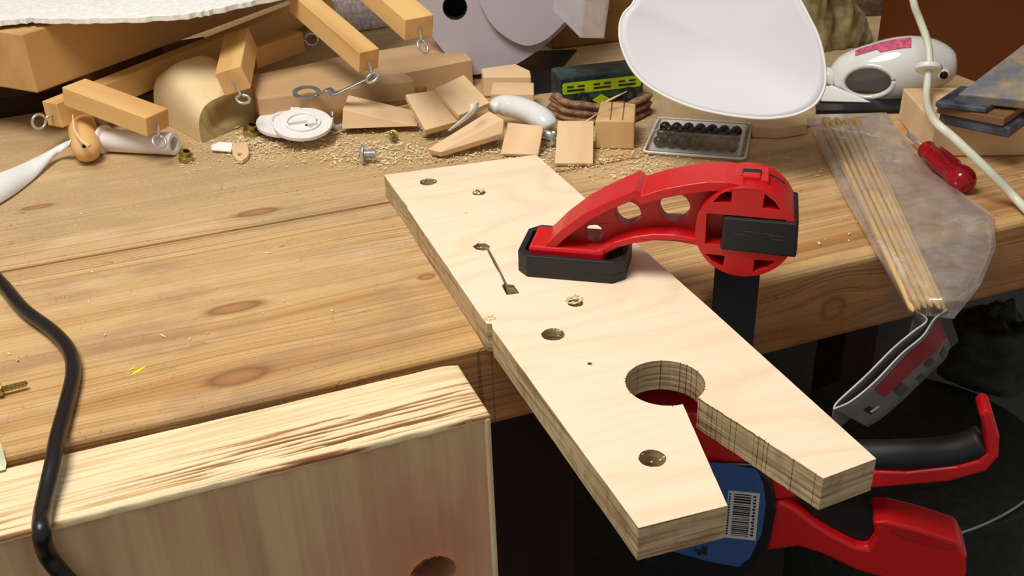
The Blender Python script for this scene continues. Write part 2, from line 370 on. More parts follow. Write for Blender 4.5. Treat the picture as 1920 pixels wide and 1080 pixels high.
def sweep(pts, rad, seg=12, flat=1.0, up=None, cap=True):
    """verts, faces of a tube through pts; rad number or list; flat squeezes along the second axis"""
    n = len(pts); vs = []; fs = []; x = None
    for i, p in enumerate(pts):
        t = (pts[min(i + 1, n - 1)] - pts[max(i - 1, 0)]).normalized()
        if x is None: x = (up if up else (Vector((0, 0, 1)) if abs(t.z) < .9 else Vector((1, 0, 0))))
        x = (x - t * x.dot(t)).normalized(); y = t.cross(x); r = rad[i] if isinstance(rad, (list, tuple)) else rad
        for k in range(seg):
            a = 2 * math.pi * k / seg; vs.append(p + x * math.cos(a) * r * flat + y * math.sin(a) * r)
    fs = grid_faces(n, seg, False, True)
    if cap: fs += [tuple(range(seg - 1, -1, -1)), tuple(range((n - 1) * seg, n * seg))]
    return vs, fs
def tube(name, pts, rad, mat, parent=None, seg=12, flat=1.0, up=None, smooth=True, cap=True, fr=None):
    pts = [Vector(p) for p in pts]
    vs, fs = sweep(pts, rad, seg, flat, up, cap)
    if fr is None: fr = frame(pts[0], (pts[-1] - pts[0]) if (pts[-1] - pts[0]).length > 1e-5 else (1, 0, 0))
    o = add(name, vs, fs, mat, parent, fr, smooth=smooth)
    return o
def lathe(name, prof, fr, mat, parent=None, seg=24, smooth=True, closed=False, bevel=0):
    """prof: (axial x, radius) along the frame's x axis"""
    vs = []
    for a, r in prof:
        for k in range(seg):
            t = 2 * math.pi * k / seg; vs.append(fr @ Vector((a, r * math.cos(t), r * math.sin(t))))
    fs = grid_faces(len(prof), seg, closed, True)
    if not closed:
        fs += [tuple(range(seg - 1, -1, -1)), tuple(range((len(prof) - 1) * seg, len(prof) * seg))]
    o = add(name, vs, fs, mat, parent, fr, smooth=smooth)
    if smooth:
        e = o.modifiers.new('split', 'EDGE_SPLIT'); e.split_angle = R(40)
    return o
def join(parts):
    vs, fs = [], []
    for v, f in parts:
        k = len(vs); vs += v; fs += [tuple(i + k for i in q) for q in f]
    return vs, fs
def circ(c, r, n=24, ry=None, ph=0):
    ry = r if ry is None else ry
    return [(c[0] + r * math.cos(ph + 2 * math.pi * i / n), c[1] + ry * math.sin(ph + 2 * math.pi * i / n)) for i in range(n)]
def struct(o): o['kind'] = 'structure'; return o
def pxcirc(c, rx, ry, z, n=24, rot=0.0):
    out = []
    for i in range(n):
        a = 2 * math.pi * i / n; x, y = rx * math.cos(a), ry * math.sin(a)
        p = H(c[0] + x * math.cos(rot) - y * math.sin(rot), c[1] + x * math.sin(rot) + y * math.cos(rot), z); out.append((p.x, p.y))
    return out
I4 = Matrix.Identity(4)

# ================================================================== the setting
BF = .482                                                   # y of the bench front
struct(box('floor', frame((.2, .6, -.8)), -1.6, 1.6, -1.3, 1.2, -.03, 0, 'tub'))
struct(box('wall_back', frame((.2, 1.62, -.8)), -1.3, 1.4, 0, .03, 0, 1.7, 'oldwood'))
pa, pb_ = H(1646, 88, 0), H(1925, 190, 0)
dv = (pb_ - pa).normalized()
frw = frame((pa.x, pa.y, 0), dv)
struct(box('wall_right', frw, -.004, .62, .002, .03, 0, .62, 'brown'))

# ------------------------------------------------------------------ workbench
wb = empty('workbench', (.2, .9, -.8), 'worn pine workbench with a thick scratched top strewn with sawdust', 'workbench')
ys = [BF, .7045, .925, 1.16, 1.45]
for i in range(4):
    th = .06 if i == 0 else .05
    box('plank', frame((.2, (ys[i] + ys[i + 1]) / 2, 0)), -.75, .95, ys[i] - (ys[i] + ys[i + 1]) / 2 + (.0001 if i else 0), ys[i + 1] - (ys[i] + ys[i + 1]) / 2 - .0001, -th, 0, 'bench', wb, bevel=.0045 if i == 0 else .0003, segs=3)
box('side_panel', frame((-.2, .60, -.8)), -.35, .468, 0, .02, 0, .74, 'cabinet', wb)
for x in (-.5, 1.05): box('leg', frame((x, 1.2, -.8)), -.035, .035, -.035, .035, 0, .75, 'cabinet', wb, bevel=.003)
for x in (.95,): box('leg', frame((x, .58, -.8)), -.035, .035, -.035, .035, 0, .74, 'cabinet', wb, bevel=.003)

# ------------------------------------------------------------------ bench pin: board with keyhole slot
ZB = .0185
def bp(px, py): p = H(px, py, ZB); return (p.x, p.y)
def rough_line(a, b, n, amp):
    a, b = Vector(a), Vector(b); d = (b - a); nr = Vector((-d.y, d.x)).normalized(); out = []
    for i in range(1, n): out.append(tuple(a + d * (i / n) + nr * random.uniform(-amp, amp)))
    return out
def kerfs(poly, every, depth, wid):
    """thin saw cuts across a polyline (left side = into the wood)"""
    out = []
    for i in range(len(poly) - 1):
        a, b = Vector(poly[i]), Vector(poly[i + 1]); out.append(tuple(a))
        d = b - a; L = d.length
        if L < wid * 3 or random.random() > every: continue
        t = d.normalized(); nr = Vector((-t.y, t.x)); dd = depth * random.uniform(.5, 1.2); c = a + d * random.uniform(.35, .65)
        out += [tuple(c - t * wid / 2), tuple(c + nr * dd), tuple(c + t * wid / 2)]
    out.append(tuple(poly[-1])); return out
hc = Vector(bp(1247, 717)); hr = (Vector(bp(1322, 717)) - Vector(bp(1172, 717))).length / 2
sa, sb = Vector(bp(1308, 745)), Vector(bp(1281, 759))        # mouth of the slot at the hole
ea, eb = Vector(bp(1544, 897)), Vector(bp(1364, 948))        # ends of the slot at the board end
a0 = math.atan2(sa.y - hc.y, sa.x - hc.x); a1 = math.atan2(sb.y - hc.y, sb.x - hc.x)
while a1 < a0: a1 += 2 * math.pi
if a1 - a0 < math.pi: a1 += 0
# go from sb backwards round the hole to sa the long way
span = (2 * math.pi - (a1 - a0)) if (a1 - a0) < math.pi else (a1 - a0)
sgn = 1 if (a1 - a0) < math.pi else -1
arc = [(hc.x + hr * math.cos(a1 + sgn * span * i / 34), hc.y + hr * math.sin(a1 + sgn * span * i / 34)) for i in range(35)]
left_in = [tuple(eb)] + rough_line(eb, arc[0], 10, .0001) + [arc[0]]
right_in = [arc[-1]] + rough_line(arc[-1], ea, 26, .00025) + [tuple(ea)]
outl = [bp(720, 328)] + rough_line(bp(720, 328), bp(757, 379), 3, .0002) + [bp(757, 379), bp(763, 386), bp(764, 391)]
outl += rough_line(bp(764, 391), bp(905, 598), 12, .00015) + [bp(905, 598), bp(913, 607), bp(922, 607), bp(924, 617)]
outl += rough_line(bp(924, 617), bp(1197, 990), 14, .00012) + [bp(1197, 990)]
kinner = left_in[:-1] + kerfs(arc, .45, .0016, .0006)[:-1] + kerfs(right_in, .4, .0011, .0005)
kinner = [(p[0], p[1]) for p in kinner]
outl += kinner + [bp(1643, 860), bp(1330, 577), bp(1005, 290)]
holes = []
def hole(px, py, rpx, n=20):
    c = Vector(bp(px, py)); r = (Vector(bp(px + rpx, py)) - c).length
    holes.append([(c.x + r * math.cos(2 * math.pi * i / n) * random.uniform(.96, 1.04), c.y + r * math.sin(2 * math.pi * i / n) * random.uniform(.96, 1.04)) for i in range(n)])
hole(803, 341, 16); hole(1037, 627, 22); hole(1223, 859, 26); hole(1106, 682, 5, 8); hole(1079, 568, 15); hole(898, 361, 13)
# hole with the narrow slit and square pocket
holes.append([bp(*p) for p in ((886, 462), (893, 468), (905, 470), (913, 469), (926, 495), (938, 515), (945, 531), (941, 536), (950, 553), (974, 550), (963, 534), (951, 533), (941, 512), (930, 490), (917, 467), (919, 461), (910, 456), (896, 456))])
pin = empty('bench_pin', ((bp(720, 328)[0] + bp(1643, 860)[0]) / 2, .5, 0), 'pale wooden board with round hole and forked slot, clamped across bench edge', 'board')
prism('board', [outl] + holes, 0.0, ZB, frame((.22, .5, 0)).copy() @ Matrix.Translation((-.22, -.5, 0)), 'board', pin, bevel=.0004, segs=1)
# torn fibres round the screw holes
def splinters(px, py, n, spread, ln):
    c = H(px, py, ZB); vs, fs = [], []
    for i in range(n):
        a = random.uniform(0, 6.28); d = Vector((math.cos(random.gauss(0, .7)), math.sin(random.gauss(0, .5)) * .5, random.uniform(.0, .25))).normalized() * random.choice((-1, 1))
        d.z = abs(d.z); p = c + Vector((math.cos(a) * spread * random.uniform(.6, 1.1), math.sin(a) * spread * random.uniform(.6, 1.1), .0002))
        l = ln * random.uniform(.4, 1.2); wv = d.cross(Vector((0, 0, 1))).normalized() * .0006; k = len(vs)
        vs += [p - wv, p + wv, p + d * l, p + Vector((0, 0, .0007))]; fs += [(k, k + 1, k + 2), (k, k + 3, k + 2), (k + 1, k + 2, k + 3), (k, k + 1, k + 3)]
    o = add('torn_fibres', vs, fs, 'dust', pin); o['kind'] = 'stuff'; return o
splinters(1077, 563, 34, .0042, .0036); splinters(896, 360, 26, .0036, .003); splinters(918, 598, 26, .0026, .0026); splinters(873, 399, 8, .001, .002)
splinters(803, 341, 5, .0046, .0014); splinters(1037, 625, 5, .0056, .0014); splinters(1223, 856, 6, .0062, .0016); splinters(904, 459, 6, .005, .0016)

# ------------------------------------------------------------------ block with torn top in front of the bench
TZ = -.005
blk = empty('timber_block', (-.1, .45, -.22), 'thick pale timber block against bench front with torn rough top and round hole', 'timber block')
hcx = VY(812, 1078, .4235); frb = Matrix(((1, 0, 0, 0), (0, 0, 1, .4235), (0, 1, 0, 0), (0, 0, 0, 1)))
rx0, rx1 = -.36, .1395
hol = [(hcx.x + .0136 * math.cos(2 * math.pi * i / 36) * random.uniform(.96, 1.05), hcx.z + .0136 * math.sin(2 * math.pi * i / 36) * random.uniform(.96, 1.05)) for i in range(36)]
def prism_xz(name, loops, y0, y1, mat, parent, bevel=0):
    fr = frame((-.1, (y0 + y1) / 2, -.22))
    fr2 = Matrix(((1, 0, 0, 0), (0, 0, 1, 0), (0, 1, 0, 0), (0, 0, 0, 1)))
    return prism(name, loops, y0, y1, fr2, mat, parent, bevel=bevel)
prism_xz('body', [[(rx0, -.22), (rx1, -.22), (rx1, TZ - .002), (rx0, TZ - .002)], hol], .4235, .4775, 'face', blk, bevel=.0025)
box('pale_edge', frame((rx1, .4235, -.22)), -.0034, .0006, -.0008, .012, 0, .2125, 'loaf', blk, bevel=.0015)
fz = []
for i in range(26):                                          # fuzzy torn rim of the hole
    a = random.uniform(.3, 2.9); c = Vector((hcx.x + .0132 * math.cos(a), .4232, hcx.z + .0132 * math.sin(a)))
    fz.append(([c, c + Vector((.0016, 0, .0005)), c + Vector((.0006 * random.uniform(-1, 1), -.0018, .0022))], [(0, 1, 2)]))
o = add('torn_fibres', *join(fz), 'dust', blk); o['kind'] = 'stuff'
NX, NY = 480, 130; vs = []; gro = []
for i in range(NX):
    x = rx0 + (rx1 + .0004 - rx0) * i / (NX - 1)
    for j in range(NY):
        t = j / (NY - 1); y = .4232 + (.4772 - .4232) * t
        if i == NX - 1: pass
        n1 = noise.noise(Vector((x * 9, y * 330, 1.3))); n2 = noise.noise(Vector((x * 14, y * 700, 7.7))); n3 = noise.noise(Vector((x * 7, y * 60, 4.1)))
        torn = max(0, min(1, (.66 - t) * 2.6 + n3 * .8))         # the front half is torn, the back half smoother
        dens = max(0, min(1, .55 + 1.3 * noise.noise(Vector((x * 8, y * 30, 9.0)))))
        n1 = noise.noise(Vector((x * 13 + y * 40, (y - x * .02) * 560, 1.3))); n2 = noise.noise(Vector((x * 26, y * 1300, 7.7)))
        g = max(0, min(1, (n1 * 1.2 + n2 * .8 + .02) * 2.8)) * (.25 + .75 * torn) * (.3 + .75 * dens)
        e = min(i, NX - 1 - i, j, NY - 1 - j)
        z = TZ - .0016 * min(1, g) - (.0012 if e == 0 else 0) - max(0, (x - (rx1 - .012)) / .012) ** 2 * .0015 * t
        z += .0003 * noise.noise(Vector((x * 60, y * 300, 0)))
        vs.append(Vector((x, y + .0006 * noise.noise(Vector((x * 90, t * 3, 2))) * (1 if j == 0 else 0), z))); gro.append(min(1, g * 1.15))
fs = grid_faces(NX, NY)
k = len(vs)                                                  # skirt
ring = [i * NY for i in range(NX)] + [(NX - 1) * NY + j for j in range(1, NY)] + [i * NY + NY - 1 for i in range(NX - 2, -1, -1)] + [j for j in range(NY - 2, 0, -1)]
vs += [Vector((vs[q].x, vs[q].y, TZ - .004)) for q in ring]; gro += [.15] * len(ring)
fs += [(ring[i], ring[(i + 1) % len(ring)], k + (i + 1) % len(ring), k + i) for i in range(len(ring))]
o = add('torn_top', vs, fs, 'torn', blk, smooth=True)
at = o.data.attributes.new('groove', 'FLOAT', 'POINT'); at.data.foreach_set('value', gro)

# ------------------------------------------------------------------ black cable
pts = [H(-620, 560, .005), H(-400, 500, .005), H(-250, 470, .005), H(-120, 465, .005), H(-40, 492, .005), H(2, 530, .005), H(45, 580, .005), H(100, 622, .005), H(130, 658, .005), H(137, 700, .005), H(124, 760, .005), H(108, 820, .005), H(99, 870, .0045), H(88, 920, .0015), H(79, 965, .0008), H(78, 1000, .0005)]
pts += [VY(86, 1035, .4165), VY(104, 1062, .4165), VY(130, 1090, .4165), VY(170, 1130, .4165)]
tag(tube('power_cable', cat_rom(pts, 8), .0042, 'blackg', seg=14), 'black power cable lying over bench and torn timber block', 'cable')

# ------------------------------------------------------------------ the clamp
BAR = VY(1378, 560, .466); U = Vector((-.827, .562, 0)).normalized(); NN = U.cross(Vector((0, 0, 1)))   # NN points away from the camera
FC = Matrix((U, Vector((0, 0, 1)), NN)).transposed().to_4x4(); FC.translation = (BAR.x, BAR.y, 0)
def cu(px, py, off):
    p = V(px, py, Vector((BAR.x, BAR.y, 0)) + NN * off, NN); q = FC.inverted() @ p; return (q.x, q.y)
def cpoly(l, off): return [cu(p[0], p[1], off) for p in l]
cl = empty('bar_clamp', (BAR.x, BAR.y, -.24), 'red one-handed bar clamp with black pad pressing board onto bench', 'clamp', x=U)
prism('bar', [[(-.0135, -.25), (.0135, -.25), (.0135, .045), (-.0135, .045)]], -.004, .004, FC, 'blacks', cl, bevel=.0008)
# head
TH = .019
hcc = cu(1397, 437, -TH); hrr = ((Vector(cu(1484, 437, -TH)) - Vector(cu(1310, 437, -TH))).length + (Vector(cu(1397, 347, -TH)) - Vector(cu(1397, 528, -TH))).length) / 4
pk = [[(1337, 379), (1352, 364), (1373, 355), (1371, 381)], [(1434, 364), (1452, 378), (1464, 395), (1430, 390)], [(1323, 476), (1359, 480), (1355, 501), (1336, 490)], [(1415, 487), (1454, 490), (1440, 501), (1412, 510)]]
slot = [(1325, 400), (1474, 413), (1470, 472), (1322, 457)]
head = prism('clamp_head', [circ(hcc, hrr, 56)] + [cpoly(q, -TH) for q in pk] + [cpoly(slot, -TH)], -TH, TH, FC, 'red', cl, bevel=.0016, segs=3)
prism('head_web', [circ(hcc, hrr * .93, 40)], -.006, .006, FC, 'redd', head)
ins = prism('locking_block', [cpoly([(1357, 405), (1496, 417), (1493, 481), (1350, 465)], -TH)], -TH - .002, TH + .003, FC, 'black', cl, bevel=.0014)
kx = cu(1492, 440, -TH)
prism('end_cap', [[(kx[0] - .002, kx[1] - .012), (kx[0] + .003, kx[1] - .012), (kx[0] + .003, kx[1] + .009), (kx[0] - .001, kx[1] + .008)]], -TH + .002, TH + .004, FC, 'black', ins, bevel=.001)
mk = []
for (x0, x1, y) in ((1375, 1398, 437), (1392, 1418, 432), (1402, 1406, 440), (1430, 1450, 436), (1440, 1470, 440), (1446, 1468, 447)):
    a = cu(x0, y, -TH - .002); b2 = cu(x1, y + 2, -TH - .002)
    mk.append(([FC @ Vector((a[0], a[1], -TH - .0022)), FC @ Vector((b2[0], b2[1], -TH - .0022)), FC @ Vector((b2[0], b2[1] - .0008, -TH - .0022)), FC @ Vector((a[0], a[1] - .0008, -TH - .0022))], [(0, 1, 2, 3)]))
add('moulded_mark', *join(mk), plain('worn_mark', (52, 52, 54), .5), ins)
# button and tab on the crown of the head
cx, cz = hcc; top = cz + hrr
FB = FC @ Matrix.Translation((cx - .001, top, 0))
FB = frame(FB.translation, U, (0, 0, 1))
box('button_well', FB, -.010, .010, -.0125, .0085, -.004, .0007, 'red', head, bevel=.001)
box('release_button', FB, -.0055, .0055, -.0055, .0015, -.002, .0016, 'black', head, bevel=.0006)
box('release_tab', FB, -.0050, .0050, .0015, .0085, -.002, .0024, 'red', head, bevel=.0008)
cv = [FB @ Vector((u, .001 + .004 * math.sin(u * 140), .0011 - u * u * 16)) for u in [(-.019 + .038 * i / 14) for i in range(15)]]
tube('scribed_line', cv, .0005, 'ink', head, seg=6)
# arm: web, upper and lower flange
TA = .0155
up = [(1006, 474), (1024, 459), (1050, 434), (1095, 401), (1140, 378), (1182, 360), (1190, 356), (1202, 367), (1246, 354), (1290, 346), (1325, 341), (1360, 341), (1396, 346)]
webu = up[:-2]
lo = [(1325, 466), (1306, 461), (1264, 453), (1225, 452), (1190, 457), (1158, 466), (1134, 479), (1110, 484)]
U2, L2 = cpoly(up, -TA), cpoly(lo, -TA)
def offs(poly, d):
    out = []
    for i, p in enumerate(poly):
        a, b2 = Vector(poly[max(i - 1, 0)]), Vector(poly[min(i + 1, len(poly) - 1)]); t = (b2 - a).normalized(); out.append((p[0] - t.y * d, p[1] + t.x * d))
    return out
s = 1 if offs(U2, .004)[4][1] < U2[4][1] else -1
wl = [circ(cu(1178, 400, -.004), .0077, 24), circ(cu(1265, 389, -.004), .0092, 24), circ(cu(1114, 436, -.004), .0056, 20)]
prism('arm_web', [[(p[0] - .0012, p[1] - .0025) for p in U2[:-2]] + [(p[0], p[1] + .002) for p in L2]] + wl, -.0045, .0045, FC, 'redd', cl, bevel=.0008)
prism('upper_flange', [U2 + [(p[0] - (.004 if i < 4 else .0), p[1] - (.0062 if 3 < i else .004)) for i, p in enumerate(U2)][::-1]], -TA, TA, FC, 'red', cl, bevel=.0012, segs=3)
s2 = 1 if offs(L2, .004)[4][1] > L2[4][1] else -1
prism('lower_flange', [L2 + offs(L2, .0046 * s2)[::-1]], -TA, TA, FC, 'red', cl, bevel=.0012, segs=3)
# foot and pad
pc = Vector((.2335, .5205, 0)); FP = frame((pc.x, pc.y, ZB), U, (0, 0, 1))
def chamf(a, b2, c): return [(-a + c, -b2), (a - c, -b2), (a, -b2 + c), (a, b2 - c), (a - c, b2), (-a + c, b2), (-a, b2 - c), (-a, -b2 + c)]
pad = prism('pad', [chamf(.0335, .0225, .007)], 0, .006, FP, 'black', cl, bevel=.0006)
prism('pad_rim', [chamf(.0335, .0225, .007), chamf(.0295, .0185, .0058)], .0055, .0145, FP, 'black', pad, bevel=.0008)
box('foot', FP, -.020, .027, -.0155, .0155, .005, .0175, 'red', cl, bevel=.002)
# lower sliding body, grip and trigger, hanging in front of the bench
TB = .016
body = prism('slide_body', [cpoly([(1195, 905), (1300, 868), (1420, 872), (1447, 905), (1456, 955), (1443, 1020), (1405, 1072), (1330, 1082), (1200, 1062)], -TB)], -TB, TB, FC, 'blacks', cl, bevel=.002, segs=3)
lab = prism('sticker', [cpoly([(1262, 872), (1340, 866), (1418, 880), (1431, 905), (1436, 945), (1428, 1000), (1406, 1045), (1385, 1062), (1330, 1052), (1252, 1030)], -TB)], -TB - .0006, -TB + .0002, FC, 'blue', body)
def quad(l, off, mat, name, par): return prism(name, [cpoly(l, -TB)], off - .0002, off, FC, mat, par)
quad([(1366, 918), (1425, 924), (1417, 1012), (1358, 1006)], -TB - .0007, 'stick_w', 'barcode_label', lab)
bars = []
def bil(u, v):                                               # inside the barcode label
    a = Vector((1366, 918)).lerp(Vector((1425, 924)), u); b2 = Vector((1358, 1006)).lerp(Vector((1417, 1012)), u); return a.lerp(b2, v)
def bar_(u0, u1, v0, v1):
    P = [FC @ Vector((*cu(*bil(u, v), -TB), -TB - .0011)) for u, v in ((u0, v0), (u1, v0), (u1, v1), (u0, v1))]; bars.append((P, [(0, 1, 2, 3)]))
v = .05
while v < .95:
    h = random.choice((.012, .02, .03, .038)); bar_(.2, .74, v, min(v + h, .96)); v += h + random.choice((.014, .02, .026))
for i in range(13): bar_(.80 + .03 * (i % 2), .90, .06 + i * .068, .06 + i * .068 + .04)
for i in range(16): bar_(.03, .09, .05 + i * .056, .05 + i * .056 + .036)
add('barcode', *join(bars), 'ink', lab)
bars.clear()
for q in (((1302, 1026), (1320, 1031), (1319, 1036), (1301, 1031)), ((1316, 1022), (1326, 1024), (1326, 1040), (1318, 1038)), ((1306, 1032), (1315, 1034), (1315, 1040), (1307, 1038))):
    bars.append(([FC @ Vector((*cu(*p, -TB), -TB - .0011)) for p in q], [(0, 1, 2, 3)]))
add('printed_mark', *join(bars), 'ink', lab)
TG = .010
prism('grip', [cpoly([(1440, 890), (1640, 884), (1700, 886), (1790, 876), (1835, 864), (1850, 850), (1848, 818), (1836, 778), (1848, 768), (1862, 774), (1875, 820), (1873, 858), (1850, 885), (1780, 904), (1640, 916), (1440, 940)], -TG)], -TG, TG, FC, 'red', cl, bevel=.002, segs=3)
gp = [FC @ Vector((*cu(x, y, 0), 0)) for x, y in ((1450, 858), (1560, 852), (1650, 852), (1740, 850), (1800, 842), (1843, 826))]
tube('grip_sleeve', cat_rom(gp, 6), .0098, 'black', cl, seg=18, flat=1.0)
TT = .013
trig = [(1436, 1035), (1446, 951), (1463, 942), (1495, 957), (1530, 985), (1560, 1003), (1605, 1026), (1628, 1029), (1642, 1008), (1636, 980), (1668, 978), (1721, 991), (1801, 1018), (1814, 1044), (1812, 1085), (1760, 1100), (1680, 1092), (1605, 1071), (1534, 1037), (1499, 1026)]
tr = prism('trigger', [cpoly(trig, -TT)], -TT, TT, FC, 'red', cl, bevel=.003, segs=3)
prism('trigger_link', [cpoly([(1500, 950), (1560, 955), (1648, 985), (1640, 1012), (1628, 1030), (1600, 1024), (1530, 985)], -TT)], -.006, .006, FC, 'blacks', cl)
prism('trigger_recess', [cpoly([(1672, 984), (1720, 996), (1790, 1020), (1786, 1032), (1700, 1010), (1668, 996)], -TT)], -TT - .0005, -TT + .001, FC, 'redd', tr, bevel=.0004)
prism('lower_jaw', [[(-.02, -.12), (-.02, -.09), (.02, -.078), (.10, -.078), (.11, -.084), (.11, -.092), (.05, -.12)]], -.013, .013, FC, 'red', cl, bevel=.002)
prism('lower_pad', [[(.06, -.078), (.06, -.0602), (.125, -.0602), (.125, -.078)]], -.018, .018, FC, 'black', cl, bevel=.002)

# ------------------------------------------------------------------ skewers in their bag
bagl = [(1508, 215), (1538, 278), (1580, 366), (1629, 452), (1680, 540), (1706, 588)]
bagr = [(1662, 211), (1702, 262), (1748, 322), (1805, 362), (1862, 402), (1868, 462), (1838, 537), (1788, 598)]
def poly_at(l, t):
    x = t * (len(l) - 1); i = min(int(x), len(l) - 2); f = x - i; return Vector(l[i]).lerp(Vector(l[i + 1]), f)
NU, NV = 46, 30
def bagv(sgn):
    out = []
    for i in range(NU):
        t = i / (NU - 1); a, b2 = poly_at(bagl, t), poly_at(bagr, t)
        for j in range(NV):
            s_ = j / (NV - 1); p = a.lerp(b2, s_); e = (4 * s_ * (1 - s_)) ** .38 * min(1, t * 8 + .1, (1 - t) * 8 + .25)
            puff = .010 + .012 * max(0, t - .45) * 2 * (1 if s_ > .35 else s_ / .35)
            z0 = .0035
            wr = noise.noise(Vector((p.x * .018, p.y * .018, 3))) * .0022 + abs(noise.noise(Vector((p.x * .03 + p.y * .012, p.y * .008, 8)))) * .004
            z = z0 + e * (puff + wr * 1.2) if sgn > 0 else z0 - e * .0026
            out.append(H(p.x, p.y, max(z, .0006)))
    return out
vt, vb = bagv(1), bagv(-1)
vs, fs = join([(vt, grid_faces(NU, NV)), (vb, grid_faces(NU, NV))])
bag = add('plastic_bag', vs, fs, 'bag', smooth=True)
tag(bag, 'crumpled clear plastic bag of bamboo skewers overhanging bench edge', 'plastic bag')
for i in range(13):
    f = i / 12; row = i % 2
    xa = 1539 + 72 * f + random.uniform(-3, 3); xb = 1709 + 60 * f + random.uniform(-3, 3)
    z = .0052 + .0040 * row
    a, b2 = H(xa, 222 + random.uniform(0, 10), z), H(xb, 582 + random.uniform(-6, 4) - 4 * f, z)
    tag(tube('bamboo_skewer', [a, a.lerp(b2, .5), b2 - (b2 - a).normalized() * .004, b2], [.0019, .0019, .0019, .0006], 'skewer', seg=8), 'thin bamboo skewer lying inside the clear plastic bag', 'skewer', 'bamboo skewers in the plastic bag')
# folded header card of the bag
hd = empty('header_card', H(1680, 700, -.03), 'folded grey and red cardboard header hanging off the skewer bag', 'card')
def ruled(name, topl, botl, mat, par, th=.0006, n=10):
    A, B = cat_rom(topl, n), cat_rom(botl, n); k = len(A); vs = []
    for i in range(k):
        for j in range(5): vs.append(A[i].lerp(B[i], j / 4))
    return add(name, vs, grid_faces(k, 5), mat, par, smooth=True, solid=th)
tf = [H(1563, 767, -.012), H(1596, 752, -.011), H(1640, 716, -.007), H(1690, 664, -.002), H(1730, 630, .001), H(1752, 598, .003), H(1776, 580, .005)]
bf = [H(1626, 800, -.042), H(1652, 784, -.043), H(1690, 752, -.043), H(1740, 703, -.043), H(1770, 675, -.043), H(1780, 655, -.043), H(1796, 640, -.042)]
front = ruled('front_sheet', tf, bf, 'card', hd)
tb = [H(1563, 767, -.012), H(1572, 752, -.010), H(1622, 706, -.005), H(1676, 652, .0), H(1712, 622, .003), H(1738, 600, .0045), H(1716, 582, .006)]
bb = [p + Vector((.010, .012, -.034)) for p in tb]
ruled('back_sheet', tb, bb, 'card', hd)
ed = cat_rom(tf, 8); tube('cut_edge', ed, .00055, 'cardedge', hd, seg=6)
ed = cat_rom(tb, 8); tube('cut_edge', ed, .00055, 'cardedge', hd, seg=6)
A, B = cat_rom(tf, 10), cat_rom(bf, 10)
nrm = -((A[-8] - A[8]).cross(B[8] - A[8])).normalized()
if nrm.dot(O - A[20]) < 0: nrm = -nrm
def patch(name, i0, i1, v0, v1, mat, v2=None, v3=None):
    vs = []
    for i in range(i0, i1 + 1):
        f = (i - i0) / max(1, i1 - i0); a = v0 + ((v2 if v2 is not None else v0) - v0) * f; b2 = v1 + ((v3 if v3 is not None else v1) - v1) * f
        for t in (a, b2): vs.append(A[i].lerp(B[i], t) + nrm * .0008)
    return add(name, vs, grid_faces(i1 - i0 + 1, 2), mat, front)
patch('red_band', 18, 52, .12, .50, 'cardred', .06, .62)
patch('dark_panel', 53, 60, .05, .95, 'cardblk')
for i0, i1, v0, v1 in ((21, 24, .55, .85), (32, 36, .62, .8), (40, 46, .72, .95), (27, 29, .8, .95)): patch('printed_block', i0, i1, v0, v1, 'cardblk')
patch('hang_hole', 9, 12, .42, .68, 'dark'); patch('hole_flap', 10, 14, .56, .64, 'stick_w')

# ================================================================== clutter at the back of the bench
def thing_slab(name, label, cat, cs, th, mat, group=None, **k):
    return tag(slab(name, cs, th, mat, **k), label, cat, group)
def stick(name, p0, p1, w_, h_, mat, label, cat='stick', roll=0.0, eye=None, group=None, bevel=.0007, eyer=.0048):
    a, b2 = H(*p0), H(*p1); d = (b2 - a).normalized()
    fr = frame(a, d, (0, 0, 1)) @ Matrix.Rotation(roll, 4, 'X'); L = (b2 - a).length
    e = empty(name, a.lerp(b2, .5) - Vector((0, 0, h_ / 2)), label, cat, group)
    box('shaft', fr, 0, L, -w_ / 2, w_ / 2, -h_ / 2, h_ / 2, mat, e, bevel=bevel)
    if eye is not None:
        q, up_ = eye                                        # position (px, py, z) of the ring and its plane's second axis
        c = H(*q); base = fr @ Vector((L, 0, 0)) if (c - b2).length < (c - a).length else fr @ Vector((0, 0, 0))
        ax = (c - base).normalized(); sd = Vector(up_); sd = (sd - ax * sd.dot(ax)).normalized()
        ring = [c + (ax * math.cos(t) + sd * math.sin(t)) * eyer for t in [math.pi + .35 + (2 * math.pi - .5) * i / 20 for i in range(21)]]
        pts_ = [base - ax * .004, c - ax * eyer * 1.15] + ring
        vs_, fs_ = sweep(pts_, .00125, 8); add('eye_screw', vs_, fs_, 'steel', e, smooth=True)
    return e
# ---- pile at the left: beam, foam sheet and sticks with eye screws
z0 = .048
A_ = H(70, 175, z0); B_ = H(420, 46, z0); d = (B_ - A_).normalized()
fb = frame(A_, d, (0, 0, 1))
hb = V(37, 65, A_, Vector((A_.x, A_.y, 0))).z - z0
tag(box('pine_beam', fb, 0, .55, 0, .085, 0, hb, 'pine', bevel=.0012), 'thick honey pine beam slanting back under the white foam sheet', 'beam')
tag(box('wood_offcut', fb, .10, .20, .05, .10, -z0 + .0195, -.0005, 'oldwood', bevel=.001), 'dark brown offcut propping up the pine beam from below', 'offcut')
zs = z0 + hb + .0035
fe = [(-260, 70), (-60, 56), (0, 50), (60, 43), (100, 46), (180, 45), (260, 43), (340, 38), (385, 31), (430, 22), (480, 10), (560, -6), (640, -30), (700, -60)]
top = []
for i in range(len(fe) - 1):
    for t in range(6):
        f = t / 6; top.append((fe[i][0] + (fe[i + 1][0] - fe[i][0]) * f, fe[i][1] + (fe[i + 1][1] - fe[i][1]) * f + random.uniform(-1.2, 1.2)))
P = [H(x, y, zs) for x, y in top]; far = [Vector((P[-1].x + .1, P[-1].y + .12, zs)), Vector((P[0].x - .05, P[-1].y + .12, zs))]
